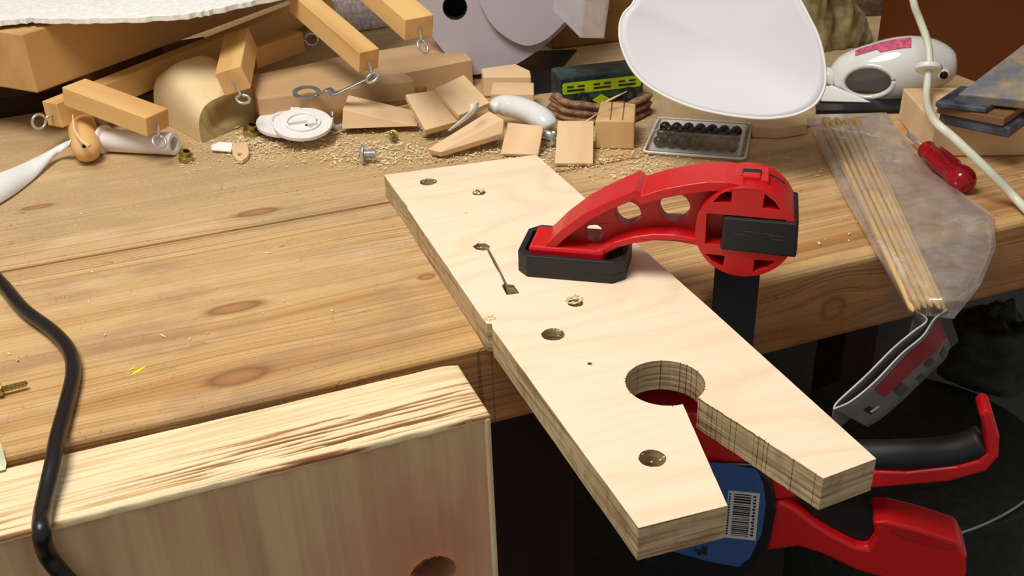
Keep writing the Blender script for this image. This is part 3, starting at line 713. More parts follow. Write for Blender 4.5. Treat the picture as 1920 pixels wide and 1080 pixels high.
loop = [(p.x, p.y) for p in P + far]
tag(prism('foam_sheet', [loop], zs, zs + .005, frame((0, 0, 0)), 'foam', bevel=.0006), 'grainy white foam sheet lying across the top left pile', 'foam sheet')
stick('pine_stick', (98, 215, .032), (612, 6, .036), .018, .022, 'stick', 'long square pine stick running below the thick pine beam', eye=((73, 228, .030), (0, 0, 1)), eyer=.0062)
stick('pine_stick', (140, 172, .050), (296, 230, .034), .026, .017, 'stick', 'short pine stick crossing over the long stick, above white tube', eye=((299, 266, .022), (.5, .6, .3)), eyer=.0055)
stick('pine_stick', (452, 78, .060), (437, 152, .050), .024, .022, 'stick', 'stubby pine stick pointing at viewer above the rounded block', roll=.25, eye=((456, 186, .040), (.4, .6, .2)), eyer=.0055)
stick('pine_stick', (470, 108, .042), (560, 76, .044), .016, .020, 'stick', 'short pine stick ending in a ring behind the rounded block', eye=((584, 74, .044), (0, 0, 1)), eyer=.0062)
stick('pine_stick', (560, 0, .095), (692, 114, .062), .020, .020, 'stick', 'slanting pine stick hooked to the grey metal strip', eye=((698, 146, .054), (.6, .3, .4)), eyer=.0055)
stick('pine_stick', (672, -48, .13), (786, 52, .105), .026, .018, 'stick', 'slanting pine stick in front of the grey plastic housing', eye=((793, 88, .092), (.5, .6, .3)), eyer=.0055)
P = [H(-90, 240, 0), H(436, 152, 0)]; fq = frame(P[0], P[1] - P[0])
tag(box('shadow_board', fq, 0, (P[1] - P[0]).length, .003, .12, .0005, .019, 'cabinet', bevel=.001), 'flat dark board imitating shadow under the long pine stick', 'board')  # added dark board: its colour stands in for the shadow under beam and stick
thing_slab('shadow_patch', 'flat black patch imitating shadow in gap behind the dark green wagon', 'mat', [(985, 176, .002), (1034, 170, .002), (1048, 132, .002), (1082, 92, .002), (985, 96, .002), (930, 120, .002)], .0018, 'blacks')  # no mat here: black slab added in place of the housing's cast shadow
# ---- planks lying behind
thing_slab('plank_offcut', 'pale plank with rounded end lying behind the white discs', 'plank', [(462, 142, .030), (640, 106, .030), (680, 136, .030), (762, 137, .030), (778, 150, .030), (600, 170, .030), (482, 184, .030)], .0215, 'plank', vert=True, bevel=.002, grain=5)
thing_slab('plank_offcut', 'dirty brown plank half buried under the pale plank', 'plank', [(555, 188, .012), (690, 164, .012), (800, 162, .012), (770, 190, .012), (660, 214, .012), (575, 222, .012)], .0115, 'oldwood', vert=True, grain=5)
thing_slab('plank_offcut', 'dull board lying in front of the speckled foam panel', 'plank', [(600, 112, .028), (850, 72, .028), (885, 112, .028), (762, 136, .028), (640, 150, .028)], .0275, 'plank', vert=True, grain=3)
P = [H(1040, 98, 0), H(1262, 72, 0)]; fq = frame(P[0], P[1] - P[0])
tag(box('plank_offcut', fq, 0, (P[1] - P[0]).length, .01, .12, .0005, .05, 'oldwood', bevel=.002), 'brown board lying behind the dark green wagon', 'plank')
# speckled foam panel leaning at the back
P = [H(640, 66, 0), H(806, 40, 0)]
frf = frame(P[0], P[1] - P[0], (0, .5, 1)); Lf = (P[1] - P[0]).length
frf = frame(P[0], P[1] - P[0], (0, .35, 1))
tag(box('speckled_foam', frf, -.03, Lf + .06, 0, .012, 0.001, .30, 'foam2', bevel=.002), 'grey speckled foam panel leaning behind the pine sticks', 'foam panel')
# ---- big grey plastic housing with a round hole
hc0 = H(905, 128, .012); nrm = (Vector((0, 0, .25)) - hc0); nrm = Vector((nrm.x, nrm.y, .12)).normalized()
def on(px, py, off=0.0): return V(px, py, hc0 + nrm * off, nrm)
frh = frame(hc0, Vector((0, 0, 1)).cross(nrm), nrm); inv = frh.inverted()
def h2(px, py): q = inv @ on(px, py); return (q.x, q.y)
hs = empty('plastic_housing', hc0, 'large grey lilac plastic housing with a round dark hole', 'housing')
ol = [h2(*p) for p in [(740, -140), (752, -70), (770, -15), (782, 25), (803, 58), (830, 95), (856, 122), (884, 140), (905, 138), (935, 133), (962, 124), (990, 108), (1020, 86), (1052, 58), (1085, 20), (1110, -40), (1115, -140)]]
ol = [(p.x, p.y) for p in cat_rom([(a, b2, 0) for a, b2 in ol], 3)]
hcn = Vector(h2(853, 14)); hrr_ = (Vector(h2(876, 14)) - hcn).length
prism('shell', [ol, circ(hcn, hrr_, 28)], -.05, 0, frh, 'lilac', hs, bevel=.006, segs=4)
prism('hole_lining', [circ(hcn, hrr_ * 1.02, 28), circ(hcn, hrr_ * .94, 28)], -.03, -.0002, frh, 'dark', hs)
prism('hole_floor', [circ(hcn, hrr_ * .96, 28)], -.052, -.03, frh, 'dark', hs)
ri = [h2(*p) for p in [(893, -140), (895, -20), (905, 15), (925, 48), (955, 72), (988, 84), (1020, 74), (1048, 50), (1078, 12), (1100, -40), (1102, -140)]]
ri = [(p.x, p.y) for p in cat_rom([(a, b2, 0) for a, b2 in ri], 4)]
prism('raised_cover', [ri], -.01, .008, frh, 'lilac', hs, bevel=.006, segs=4)
# ---- clear plastic tray at the top
tp0 = H(1088, 71, .075); tx = (H(1008, -10, .082) - tp0).normalized(); tz_ = (H(1113, 50, .092) - tp0).normalized()
ft = frame(tp0, tx, tz_); tl, tw_, th_ = .085, .022, (H(1113, 50, .092) - tp0).length
if (ft.to_3x3() @ Vector((0, 1, 0))).dot(O - tp0) > 0: ysg = -1
else: ysg = 1
tyd = empty('clear_tray', tp0, 'small clear plastic tray tipped over between grey housing and lamp', 'tray')
def tb_(name, x0, x1, y0, y1, z0_, z1_): return box(name, ft, x0, x1, min(y0 * ysg, y1 * ysg), max(y0 * ysg, y1 * ysg), z0_, z1_, 'trayfilm', tyd)
tb_('floor_panel', 0, tl, 0, tw_, 0, .0012)
tb_('side_wall', 0, tl, 0, .0012, .0013, th_); tb_('side_wall', 0, tl, tw_ - .0012, tw_, .0013, th_)
tb_('end_wall', 0, .0012, .0013, tw_ - .0013, .0013, th_); tb_('end_wall', tl - .0012, tl, .0013, tw_ - .0013, .0013, th_)
rp = [ft @ Vector((x, y * ysg, th_)) for x, y in ((0, 0), (tl, 0), (tl, tw_), (0, tw_), (0, 0))]
tube('rim', rp, .0012, 'white', tyd, seg=8)
# ---- rounded block with scooped end
bA, bB = H(378, 269, 0), H(494, 221, 0); bk = H(282, 214, 0)
ex = (bB - bA); gw = ex.length; ex.normalize(); gl = (bk - bA).length * .86; gd = (bk - bA).normalized()
hl = .047; NS, NR, NL = 28, 9, 12
def arch(t):                                                 # t 0..1 from lower front round the top to lower back
    a = math.pi * (1 - t); c, s = math.cos(a), math.sin(a)
    return (.5 + .5 * math.copysign(abs(c) ** .55, c), abs(s) ** .6)
lf = empty('rounded_block', bA + ex * gw / 2 + gd * gl / 2, 'pale rounded wooden block with a scooped end beside white discs', 'wooden block')
vs = []
for i in range(NL):
    g = i / (NL - 1); hh = hl * (.72 + .42 * math.sin(min(1, g * 1.35) * math.pi / 2)) * (1 - .25 * max(0, g - .7) / .3)
    for k in range(NS):
        u, h_ = arch(k / (NS - 1)); q = bA + gd * gl * g + ex * gw * (u * (1 - .1 * g) + .0) + Vector((0, 0, .0004 + hh * h_)); vs.append(q)
fs = grid_faces(NL, NS) + [tuple((NL - 1) * NS + k for k in range(NS))] + [(i * NS, (i + 1) * NS, (i + 1) * NS + NS - 1, i * NS + NS - 1) for i in range(NL - 1)]
o = add('body', vs, fs, 'loaf', lf, frame(bA, gd), smooth=True); e = o.modifiers.new('split', 'EDGE_SPLIT'); e.split_angle = R(42)
vs = []
rim_ = [vs0.copy() for vs0 in [bA + ex * gw * arch(k / (NS - 1))[0] + Vector((0, 0, .0004 + hl * .72 * arch(k / (NS - 1))[1])) for k in range(NS)]]
cen = bA + ex * gw * .56 + Vector((0, 0, hl * .36))
for r_ in range(NR):
    t = r_ / (NR - 1)
    for k in range(NS):
        dp = .012 * max(0, 1 - (1 - t) ** 2 * 1.9) if t > .0 else 0
        vs.append(rim_[k].lerp(cen, t) + gd * dp)
add('scooped_end', vs, grid_faces(NR, NS) + [(r * NS, (r + 1) * NS, (r + 1) * NS + NS - 1, r * NS + NS - 1) for r in range(NR - 1)], 'endgrain', lf, frame(bA, ex), smooth=True)
# ---- wooden peg, white tube, paper strips
a_, c_ = H(147, 206, .015), H(164, 286, .0122)
dd = (c_ - a_).normalized(); L = (c_ - a_).length
pg = empty('wooden_peg', a_.lerp(c_, .5) - Vector((0, 0, .014)), 'round wooden peg with a cut end and small hole beside white tube', 'wooden peg')
prof = [(0, .0118), (L * .5, .0122), (L * .86, .0120), (L * .95, .0108), (L * 1.0, .0080), (L * 1.03, .004), (L * 1.035, .0005)]
lathe('body', prof, frame(a_, dd), 'stick', pg)
tube('hole', [c_ + Vector((-.001, -.0085, .0085)), c_ + Vector((-.0006, -.0098, .0096))], .0016, 'dark', pg, seg=10)
vs_, fs_ = sweep(cat_rom([H(136, 212, .034), H(139, 240, .030), H(152, 262, .027), H(168, 274, .024)], 5), [.0005 + .0016 * (i / 15) for i in range(16)], 8, .6); add('raised_splinter', vs_, fs_, 'pale', pg, smooth=True)
a_, c_ = H(193, 262, .0105), H(327, 270, .0105); dd = (c_ - a_).normalized(); L = (c_ - a_).length
wt = lathe('plastic_tube', [(0, .0055), (0, .0128), (.003, .0132), (.0042, .0100), (L * .5, .0098), (L, .0095), (L, .0062), (L - .02, .0055), (.004, .005)], frame(a_, dd), 'whitem', seg=28, closed=True)
tag(wt, 'white flanged plastic tube lying beside the wooden peg', 'plastic tube')
def strip(name, L1, L2, mat, label, cat, th=.0003, parent=None):
    A, B = cat_rom([H(*p) for p in L1], 6), cat_rom([H(*p) for p in L2], 6)
    vs = []
    for p, q in zip(A, B): vs += [p, p.lerp(q, .5), q]
    o = add(name, vs, grid_faces(len(A), 3), mat, parent, smooth=True, solid=th)
    return tag(o, label, cat) if parent is None else o
strip('paper_strip', [(-120, 362, .022), (0, 324, .016), (70, 294, .010), (118, 268, .014), (134, 262, .020)], [(-120, 440, .003), (0, 381, .002), (58, 340, .002), (105, 292, .006), (130, 272, .016)], 'paper', 'curled white paper strip at left edge before the wooden peg', 'paper strip')
strip('paper_strip', [(899, 192, .040), (893, 207, .036), (876, 224, .030), (843, 246, .022)], [(882, 195, .042), (881, 207, .038), (866, 222, .032), (839, 245, .023)], 'white', 'narrow curled white ribbon lying on the pointed offcut', 'ribbon')
thing_slab('paper_scrap', 'tiny pale blue white scrap by the rounded block', 'paper scrap', [(396, 272, .004), (410, 266, .007), (436, 268, .006), (433, 284, .003), (396, 281, .003)], .0012, 'paper', bevel=0)
thing_slab('paper_scrap', 'pale green paper scrap at left edge on torn timber block', 'paper scrap', [(-30, 838, .0045), (2, 832, .0045), (12, 868, -.0035), (10, 880, -.0035), (-30, 890, -.0035)], .0003, 'greenp', bevel=0)
fo = frame(H(449, 285, .0042), H(452, 300) - H(446, 268), (0, 0, 1)); tg = H(433, 266, .003)
ring_o = [h for h in []]
pl_ = [H(*p, .0042) for p in ((432, 268), (464, 266), (467, 286), (463, 294), (454, 300), (444, 299), (437, 290))]
hp_ = pxcirc((450, 289), 5, 3.5, .0042, 12)
tag(prism('wooden_tag', [[(p.x, p.y) for p in pl_], hp_], .0006, .0042, I4, 'pale', bevel=.0005), 'tiny wooden tag with a hole beside the pale scrap', 'wooden tag')
# ---- white plastic discs
def disc(px, py, rx, ry, z, label, tilt):
    c = H(px, py, z); r = (H(px + rx, py, z) - c).length
    fr = frame(c, (1, 0, 0), (tilt[0], tilt[1], 1)); fx = fr @ Matrix.Rotation(-math.pi / 2, 4, 'Y')
    e = empty('plastic_disc', c, label, 'plastic disc')
    prism('plate', [circ((0, 0), r, 48)], -.0016, .0016, fr, 'whitem', e, bevel=.0005)
    prism('raised_ring', [circ((0, 0), r * .62, 32), circ((0, 0), r * .52, 32)], .0012, .0034, fr, 'whitem', e, bevel=.0004)
    box('rib', fr, -r * .5, r * .5, -.0016, .0016, .0012, .0046, 'whitem', e, bevel=.0004)
    box('rib', fr, r * .12, r * .42, -r * .4, r * .1, .0012, .0062, 'whitem', e, bevel=.0006)
    prism('hub_hole', [circ((r * .1, -r * .2), .0016, 12)], .001, .0019, fr, 'dark', e)
    return e
disc(545, 228, 62, 27, .010, 'white plastic disc lying underneath another disc', (-.1, -.1))
disc(568, 233, 53, 27, .0175, 'toothed white plastic disc resting on top of another disc', (.05, -.22))
thing_slab('plastic_clip', 'small white clip sticking up behind the plastic discs', 'plastic clip', [(544, 201, .024), (562, 201, .024), (565, 214, .018), (546, 216, .018)], .016, 'whitem')
# ---- metal strip with a ring end
ms = empty('metal_strip', H(620, 176, .028), 'bent grey metal strip with a ring end lying on the planks', 'metal strip')
A = cat_rom([H(594, 178, .036), H(615, 168, .038), H(627, 176, .036), H(650, 166, .040), H(700, 142, .048)], 6); vs = []
for p in A: vs += [p + Vector((.0028, .0042, 0)), p - Vector((.0028, .0042, 0))]
add('blade', vs, grid_faces(len(A), 2), 'greysteel', ms, solid=.0012, smooth=True)
c = H(575, 173, .035); prism('ring_end', [circ((0, 0), .0125, 28), circ((0, 0), .0085, 24)], -.0006, .0006, frame(c, H(600, 168, .035) - c, (0, -.15, 1)), 'greysteel', ms)
tube('pin', [H(688, 150, .040), H(692, 140, .046), H(696, 130, .052)], .002, 'steel', ms, seg=10)
# ---- offcuts
thing_slab('wooden_wedge', 'thin wooden tile leaning in front of the stacked blocks', 'wooden tile', [(815, 166, .036), (870, 140, .040), (919, 192, .028), (860, 216, .024)], .005, 'paley')
thing_slab('wooden_wedge', 'wooden tile with a curved grain line beside the long wedge', 'wooden tile', [(760, 177, .034), (816, 169, .034), (864, 226, .016), (797, 244, .012)], .007, 'paley')
thing_slab('pointed_offcut', 'pointed pale offcut lying below the white ribbon', 'offcut', [(802, 279, .008), (917, 208, .026), (944, 224, .026), (942, 250, .016), (825, 285, .008)], .0055, 'pale')
# long wedge on its side: triangular face to the viewer
w0 = H(641, 243, .006)
def onw(px, py): return V(px, py, w0, Vector((-.35, -1, .25)))
tri = [onw(643, 204), onw(783, 237), onw(641, 242)]; bkv = Vector((.012, .030, .002))
vs = tri + [p + bkv for p in tri]
fr_ = frame(w0, tri[1] - tri[2], (0, 0, 1))
tag(add('wooden_wedge', vs, [(0, 1, 2), (3, 5, 4), (0, 3, 4, 1), (1, 4, 5, 2), (0, 2, 5, 3)], 'pale', None, fr_, bevel=.0006), 'long tapering wooden wedge lying on edge beside loose screws', 'wooden wedge')
thing_slab('wooden_offcut', 'low wooden strip lying behind the long wedge', 'offcut', [(668, 192, .010), (765, 174, .010), (772, 196, .010), (676, 214, .010)], .0095, 'stick', vert=True)
z = zt((960, 214), (960, 176))
thing_slab('wooden_block', 'small pale block behind the white handle, lower of two stacked', 'wooden block', [(920, 176, z), (1001, 177, z), (1001, 155, z), (924, 154, z)], z - .001, 'pale', vert=True)
z2 = zt((950, 184), (950, 143))
thing_slab('wooden_block', 'small pale block standing behind another, against the grey housing', 'wooden block', [(906, 143, z2), (996, 143, z2), (994, 132, z2), (967, 119, z2), (902, 128, z2)], z2 - .001, 'pale', vert=True, bevel=.0015)
z = zt((1150, 281), (1150, 227)); 
cb = empty('wooden_cube', H(1153, 260), 'pale end-grain wooden cube in front of the dark green wagon', 'wooden cube')
slab('body', [(1116, 226, z), (1190, 227, z), (1192, 194, z), (1127, 189, z)], z - .0005, 'cubew', cb, vert=True, bevel=.0012)
for x in (1145, 1168):
    tube('saw_groove', [H(x - 1, 225, z + .0001), H(x + 3, 191, z + .0001)], .0006, 'oldwood', cb, seg=6)
thing_slab('wooden_tile', 'upright pale tile leaning just left of the wooden cube', 'wooden tile', [(1046, 226, .022), (1113, 226, .022), (1112, 306, .0035), (1040, 306, .0035)], .003, 'paley')
thing_slab('wooden_tile', 'pale tile with a knot leaning at the head of clamped board', 'wooden tile', [(952, 229, .020), (1019, 236, .020), (1009, 290, .004), (938, 288, .004)], .003, 'paley')
thing_slab('wooden_offcut', 'small wooden offcut lying under the white lamp shade', 'offcut', [(1408, 226, .010), (1460, 222, .010), (1512, 216, .010), (1514, 232, .010), (1462, 240, .010), (1412, 238, .010)], .0095, 'pale', vert=True)
# white glossy handle
A = [H(*p) for p in ((921, 204, .020), (936, 198, .021), (960, 199, .021), (990, 208, .019), (1012, 220, .016), (1026, 232, .013), (1031, 240, .010))]
A = cat_rom(A, 5); n = len(A); rd = [(.004 + .0072 * math.sin(min(1, (i + 1) / n * 3) * math.pi / 2)) * (1 - .35 * max(0, i / n - .7) / .3) for i in range(n)]
wh = tube('lever_handle', A, rd, 'gloss', seg=20, flat=.85)
tag(wh, 'smooth glossy white plastic handle lying before the stacked blocks', 'handle')
# ---- dark green wagon with lime stripe
bl_, br_ = H(1052, 205, 0), H(1206, 187, 0); ex = (br_ - bl_).normalized(); Lw = (br_ - bl_).length
hw = V(1052, 146, bl_, Vector((bl_.x, bl_.y, 0))).z
wg = empty('toy_wagon', bl_ + ex * Lw / 2 + Vector((0, .02, 0)), 'dark green toy wagon with a lime stripe behind the wooden cube', 'toy wagon')
fw = frame(bl_, ex, (0, 0, 1))
box('body', fw, 0, Lw, 0, .034, .006, hw, 'green', wg, bevel=.002)
fv = fw @ Matrix.Rotation(math.pi / 2, 4, 'X')                # xy = face of the wagon, z towards the viewer
def rrect(x0, x1, y0, y1, r, n=5):
    out = []
    for cx_, cy_, a in ((x1 - r, y1 - r, 0), (x0 + r, y1 - r, 90), (x0 + r, y0 + r, 180), (x1 - r, y0 + r, 270)):
        for i in range(n): t = R(a + 90 * i / (n - 1)); out.append((cx_ + r * math.cos(t), cy_ + r * math.sin(t)))
    return out
def wpx(px, py): q = fv.inverted() @ V(px, py, bl_, fw.to_3x3() @ Vector((0, 1, 0))); return q.x, q.y
yb, yt = wpx(1054, 178)[1], wpx(1054, 157)[1]; xa, xb = .0015, Lw - .003
st = prism('lime_stripe', [rrect(xa, xb, yb, yt, .0022)], -.0003, .0005, fv, 'lime', wg)
ic = []
hh = yt - yb
for cx_ in (.165, .5, .82):
    X = xa + (xb - xa) * cx_; wd = .0085
    for (u0, u1, v0, v1) in ((-1, 1, .22, .40), (-1, -.25, .56, .72), (.2, 1, .56, .72)):
        ic.append(([fv @ Vector((X + u * wd, yb + hh * v_, .0008)) for u, v_ in ((u0, v0), (u1, v0), (u1, v1), (u0, v1))], [(0, 1, 2, 3)]))
add('printed_window', *join(ic), 'ink', st)
dx, dy = wpx(1127, 186); prism('lime_diamond', [[(dx - .0085, dy), (dx, dy - .005), (dx + .0085, dy), (dx, dy + .005)]], -.0003, .0005, fv, 'lime', wg)
for px_, py_ in ((1092, 194), (1178, 186)):
    q = wpx(px_, py_); prism('wheel', [circ((q[0], .0075), .0072, 24)], -.002, .004, fv, 'black', wg, bevel=.001)
    prism('hub', [circ((q[0], .0075), .003, 16)], .003, .0046, fv, 'slate', wg)
# ---- bundle of bark strips
bn = empty('bark_bundle', H(1120, 225, 0), 'curved bundle of brown bark strips lying behind the wooden cube', 'bundle')
for i in range(5):
    z = .0030 + .0036 * i
    A = cat_rom([H(1034 + 2 * i, 216 - i) + Vector((0, 0, z)), H(1062, 226) + Vector((0, 0, z)), H(1105, 233) + Vector((0, 0, z)), H(1160, 235) + Vector((0, 0, z)), H(1198, 222) + Vector((0, 0, z)), H(1216, 212) + Vector((0, 0, z))], 6)
    tube('bark_strip', [p + Vector((0, .004 * (i % 2), .0006 * noise.noise(p * 70))) for p in A], [.0042 + .0012 * noise.noise(p * 120 + Vector((i, 0, 0))) for p in A], 'bark', bn, seg=10, flat=.62)
for a_, c_ in (((1150, 184, .036), (1176, 171, .040)), ((1102, 226, .022), (1122, 212, .026))):
    p_, q_ = H(*a_), H(*c_); dq = (q_ - p_)
    tag(tube('splinter', [p_ - dq * .6, p_, q_], [.0008, .0011, .0004], 'pale', seg=6), 'thin pale splinter sticking up from the %s' % ('back of the wooden cube' if a_[0] > 1130 else 'bark bundle beside the wooden cube'), 'splinter')
# ---- clear box of dark beads
bx = empty('clear_box', H(1305, 262, 0), 'open clear plastic box of dark beads under white lamp shade', 'plastic box')
f0, f1, g0, g1 = H(1212, 286, .001), H(1392, 299, .001), H(1238, 226, .001), H(1396, 232, .001)
ex = (f1 - f0).normalized(); ey = (g0 - f0); ey = (ey - ex * ey.dot(ex)); dl = ey.length; ey.normalize(); Lb = (f1 - f0).length
fx = frame(f0, ex, (0, 0, 1)); hbx = .019
def wall(name, x0, x1, y0, y1, z0_, z1_): return box(name, fx, x0, x1, y0, y1, z0_, z1_, 'clear', bx)
prism('flange', [rrect(-.003, Lb + .003, -.004, dl + .003, .004)], 0, .0012, fx, 'clear', bx)
wall('wall', .001, Lb - .001, .001, .0018, .0014, hbx); wall('wall', .001, Lb - .001, dl - .0018, dl - .001, .0014, hbx)
wall('wall', .001, .0018, .002, dl - .002, .0014, hbx); wall('wall', Lb - .0018, Lb - .001, .002, dl - .002, .0014, hbx)
prism('gleam_plate', [rrect(.002, Lb - .002, .002, dl - .002, .003)], .0014, .0022, fx, 'white', bx)  # no liner here: white plate added to imitate the plastic's bright reflection
def loop_tube(name, pts_, r, mat, par):
    pp = [Vector(p) for p in pts_]; pp = pp + [pp[0]]; return tube(name, pp, r, mat, par, seg=8)
loop_tube('rim', [fx @ Vector((x, y, hbx)) for x, y in rrect(.001, Lb - .001, .001, dl - .001, .004)], .0009, 'clear', bx)
loop_tube('base_rim', [fx @ Vector((x, y, .0018)) for x, y in rrect(-.002, Lb + .002, -.003, dl + .002, .004)], .0011, 'white', bx)  # white rim colour stands in for the clear plastic's bright reflection
fl = fx @ Matrix.Translation((0, dl + .0015, hbx * .8)) @ Matrix.Rotation(R(62), 4, 'X')
prism('lid', [rrect(.002, Lb - .002, 0, .055, .004)], 0, .001, fl, 'clear', bx)
bm_ = None; nb = 7; rb = (Lb - .008) / nb / 2
for j in range(5):
    for i in range(nb if j % 2 == 0 else nb - 1):
        x = .004 + rb * (1 + (j % 2)) + i * 2 * rb; y = .0035 + rb + j * rb * 1.75
        if y > dl - rb - .002: continue
        c = fx @ Vector((x, y, .0022 + rb * .98 + random.uniform(0, .0006)))
        if bm_ is None:
            s_ = bmesh.new(); bmesh.ops.create_uvsphere(s_, u_segments=14, v_segments=9, radius=rb * .96); bm_ = bpy.data.meshes.new('bead'); s_.to_mesh(bm_); s_.free(); bm_.materials.append(M['bead']); bm_.polygons.foreach_set('use_smooth', [True] * len(bm_.polygons))
        o = bpy.data.objects.new('bead', bm_); COL.objects.link(o); place(o, Matrix.Translation(c), None)
        tag(o, 'round dark bead lying in the open clear plastic box', 'bead', 'dark beads in the clear box')
# ---- white lamp shade
lc = H(1440, 221, .055); ln = Vector((-.52, -.66, .46)).normalized()
sl = [(1195, -60), (1190, 0), (1170, 25), (1162, 50), (1165, 85), (1182, 125), (1205, 152), (1240, 176), (1290, 198), (1340, 211), (1390, 219), (1440, 222), (1490, 215), (1525, 198), (1543, 172), (1548, 145), (1544, 105), (1533, 65), (1516, 30), (1500, 0), (1470, -60), (1420, -110), (1330, -130), (1240, -110)]
fl_ = frame(lc, Vector((0, 0, 1)).cross(ln), ln); inv = fl_.inverted()
ring = [inv @ V(x, y, lc, ln) for x, y in sl]; ring = cat_rom(ring + [ring[0]], 4)[:-1]
ce = sum(ring, Vector()) / len(ring); NRr = 14; vs = []
for r_ in range(NRr):
    t = 1 - r_ / NRr
    for p in ring:
        q = ce.lerp(p, t); q.z = -.011 * (1 - t ** 2); vs.append(fl_ @ q)
vs.append(fl_ @ (ce + Vector((0, 0, -.011))))
k = len(ring); fs = grid_faces(NRr, k, False, True) + [((NRr - 1) * k + i, (NRr - 1) * k + (i + 1) % k, NRr * k) for i in range(k)]
ls = empty('desk_lamp', lc, 'large white oval lamp shade hanging above the clear box of beads', 'lamp')
add('shade', vs, fs, 'shade', ls, fl_, smooth=True, solid=.0016)
tube('rim', [fl_ @ p for p in ring + [ring[0]]], .0011, 'white', ls, seg=8)
bk_ = fl_ @ (ce + Vector((0, 0, -.012)))
tube('arm', cat_rom([bk_, bk_ - ln * .03, bk_ - ln * .05 + Vector((0, .02, .08)), bk_ + Vector((.05, .30, .30))], 6), .006, 'white', ls, seg=12)
# ---- white casing with an oval opening
c0 = H(1640, 192, .004); cn = (O - c0); cn = Vector((cn.x, cn.y, .05)).normalized()
def pc_(px, py, off=0.0): return V(px, py, c0 + cn * (-.03 + off), cn)
wc = empty('white_casing', c0 - cn * .03, 'glossy white casing with oval opening and pink print behind pale block', 'casing')
prof_ = [(1560, 128, 164), (1566, 118, 172), (1578, 107, 181), (1600, 96, 189), (1630, 86, 193), (1665, 76, 190), (1700, 71, 181), (1730, 72, 170), (1755, 78, 160), (1775, 88, 152), (1788, 100, 142), (1792, 112, 132)]
pr = cat_rom([(a, b2, c2) for a, b2, c2 in prof_], 14); NC = len(pr); SG = 110
vs = []; okv = []
for i, (x, yt_, yb_) in enumerate(pr):
    tp, bt = pc_(x, yt_), pc_(x, yb_); m_ = (tp + bt) / 2; r_ = (tp - bt).length / 2; upv = (tp - bt).normalized()
    for s_ in range(SG):
        a = 2 * math.pi * s_ / SG; vs.append(m_ + upv * math.cos(a) * r_ + cn * math.sin(a) * r_ * .85)
        okv.append((x, m_, math.sin(a), math.cos(a), yt_, yb_))
def in_open(i, s_):
    x, m_, sn, cs_, yt_, yb_ = okv[i * SG + s_]
    if sn <= 0: return False
    py = (yt_ + yb_) / 2 - cs_ * (yb_ - yt_) / 2
    dx_, dy_ = x - 1630, py - 143; t = .1; u_, v_ = dx_ * math.cos(t) - dy_ * math.sin(t), dx_ * math.sin(t) + dy_ * math.cos(t)
    return (u_ / 47) ** 2 + (v_ / 29) ** 2 < 1
fs = []
for i in range(NC - 1):
    for s_ in range(SG):
        q = [(i, s_), (i + 1, s_), (i + 1, (s_ + 1) % SG), (i, (s_ + 1) % SG)]
        if all(in_open(*e_) for e_ in q): continue
        fs.append(tuple(a * SG + b2 for a, b2 in q))
fs += [tuple(range(SG)), tuple((NC - 1) * SG + s_ for s_ in range(SG))]
add('shell', vs, fs, 'gloss', wc, smooth=True, solid=.003)
def surf(px, py):                                             # point on the casing's near side
    best = min(pr, key=lambda p: abs(p[0] - px)); x, yt_, yb_ = best; cs_ = max(-1, min(1, ((yt_ + yb_) / 2 - py) / ((yb_ - yt_) / 2)))
    tp, bt = pc_(px, yt_), pc_(px, yb_); r_ = (tp - bt).length / 2
    return (tp + bt) / 2 + (tp - bt).normalized() * cs_ * r_ + cn * math.sqrt(1 - cs_ * cs_) * r_ * .85
rimp = []
for i in range(40):
    a = 2 * math.pi * i / 40; u_, v_ = 48 * math.cos(a), 30 * math.sin(a); rimp.append(surf(1630 + u_ * math.cos(.1) + v_ * math.sin(.1), 143 - u_ * math.sin(.1) + v_ * math.cos(.1)) - cn * .0006)
tube('opening_rim', rimp + [rimp[0]], .0026, 'gloss', wc, seg=10)
add('pink_print', [surf(x, y) + cn * .0016 + Vector((0, 0, .0020)) for x in range(1604, 1716, 8) for y in (0,) for y in [min(pr, key=lambda p: abs(p[0] - x))[1] + o_ for o_ in (1, 5, 14 if x > 1650 else 8)]], grid_faces(14, 3), 'pink', wc, smooth=True)
ct = surf(1769, 132); tube('spout', [ct - cn * .004, ct + cn * .0035], .0052, 'gloss', wc, seg=20); tube('spout_hole', [ct, ct + cn * .0036], .0036, 'dark', wc, seg=16)
nb_ = surf(1572, 146); tube('neck', [nb_ + Vector((.004, .004, 0)), pc_(1545, 140), pc_(1535, 142)], [.009, .008, .008], 'gloss', wc, seg=18)
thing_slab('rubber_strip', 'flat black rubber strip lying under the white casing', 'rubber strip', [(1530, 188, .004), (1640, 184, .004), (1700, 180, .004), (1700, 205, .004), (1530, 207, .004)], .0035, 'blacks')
thing_slab('paper_scrap', 'pointed white paper scrap between lamp shade and white casing', 'paper scrap', [(1540, 163, .010), (1560, 160, .012), (1632, 191, .0055), (1540, 189, .0055)], .0006, 'paper', bevel=0)
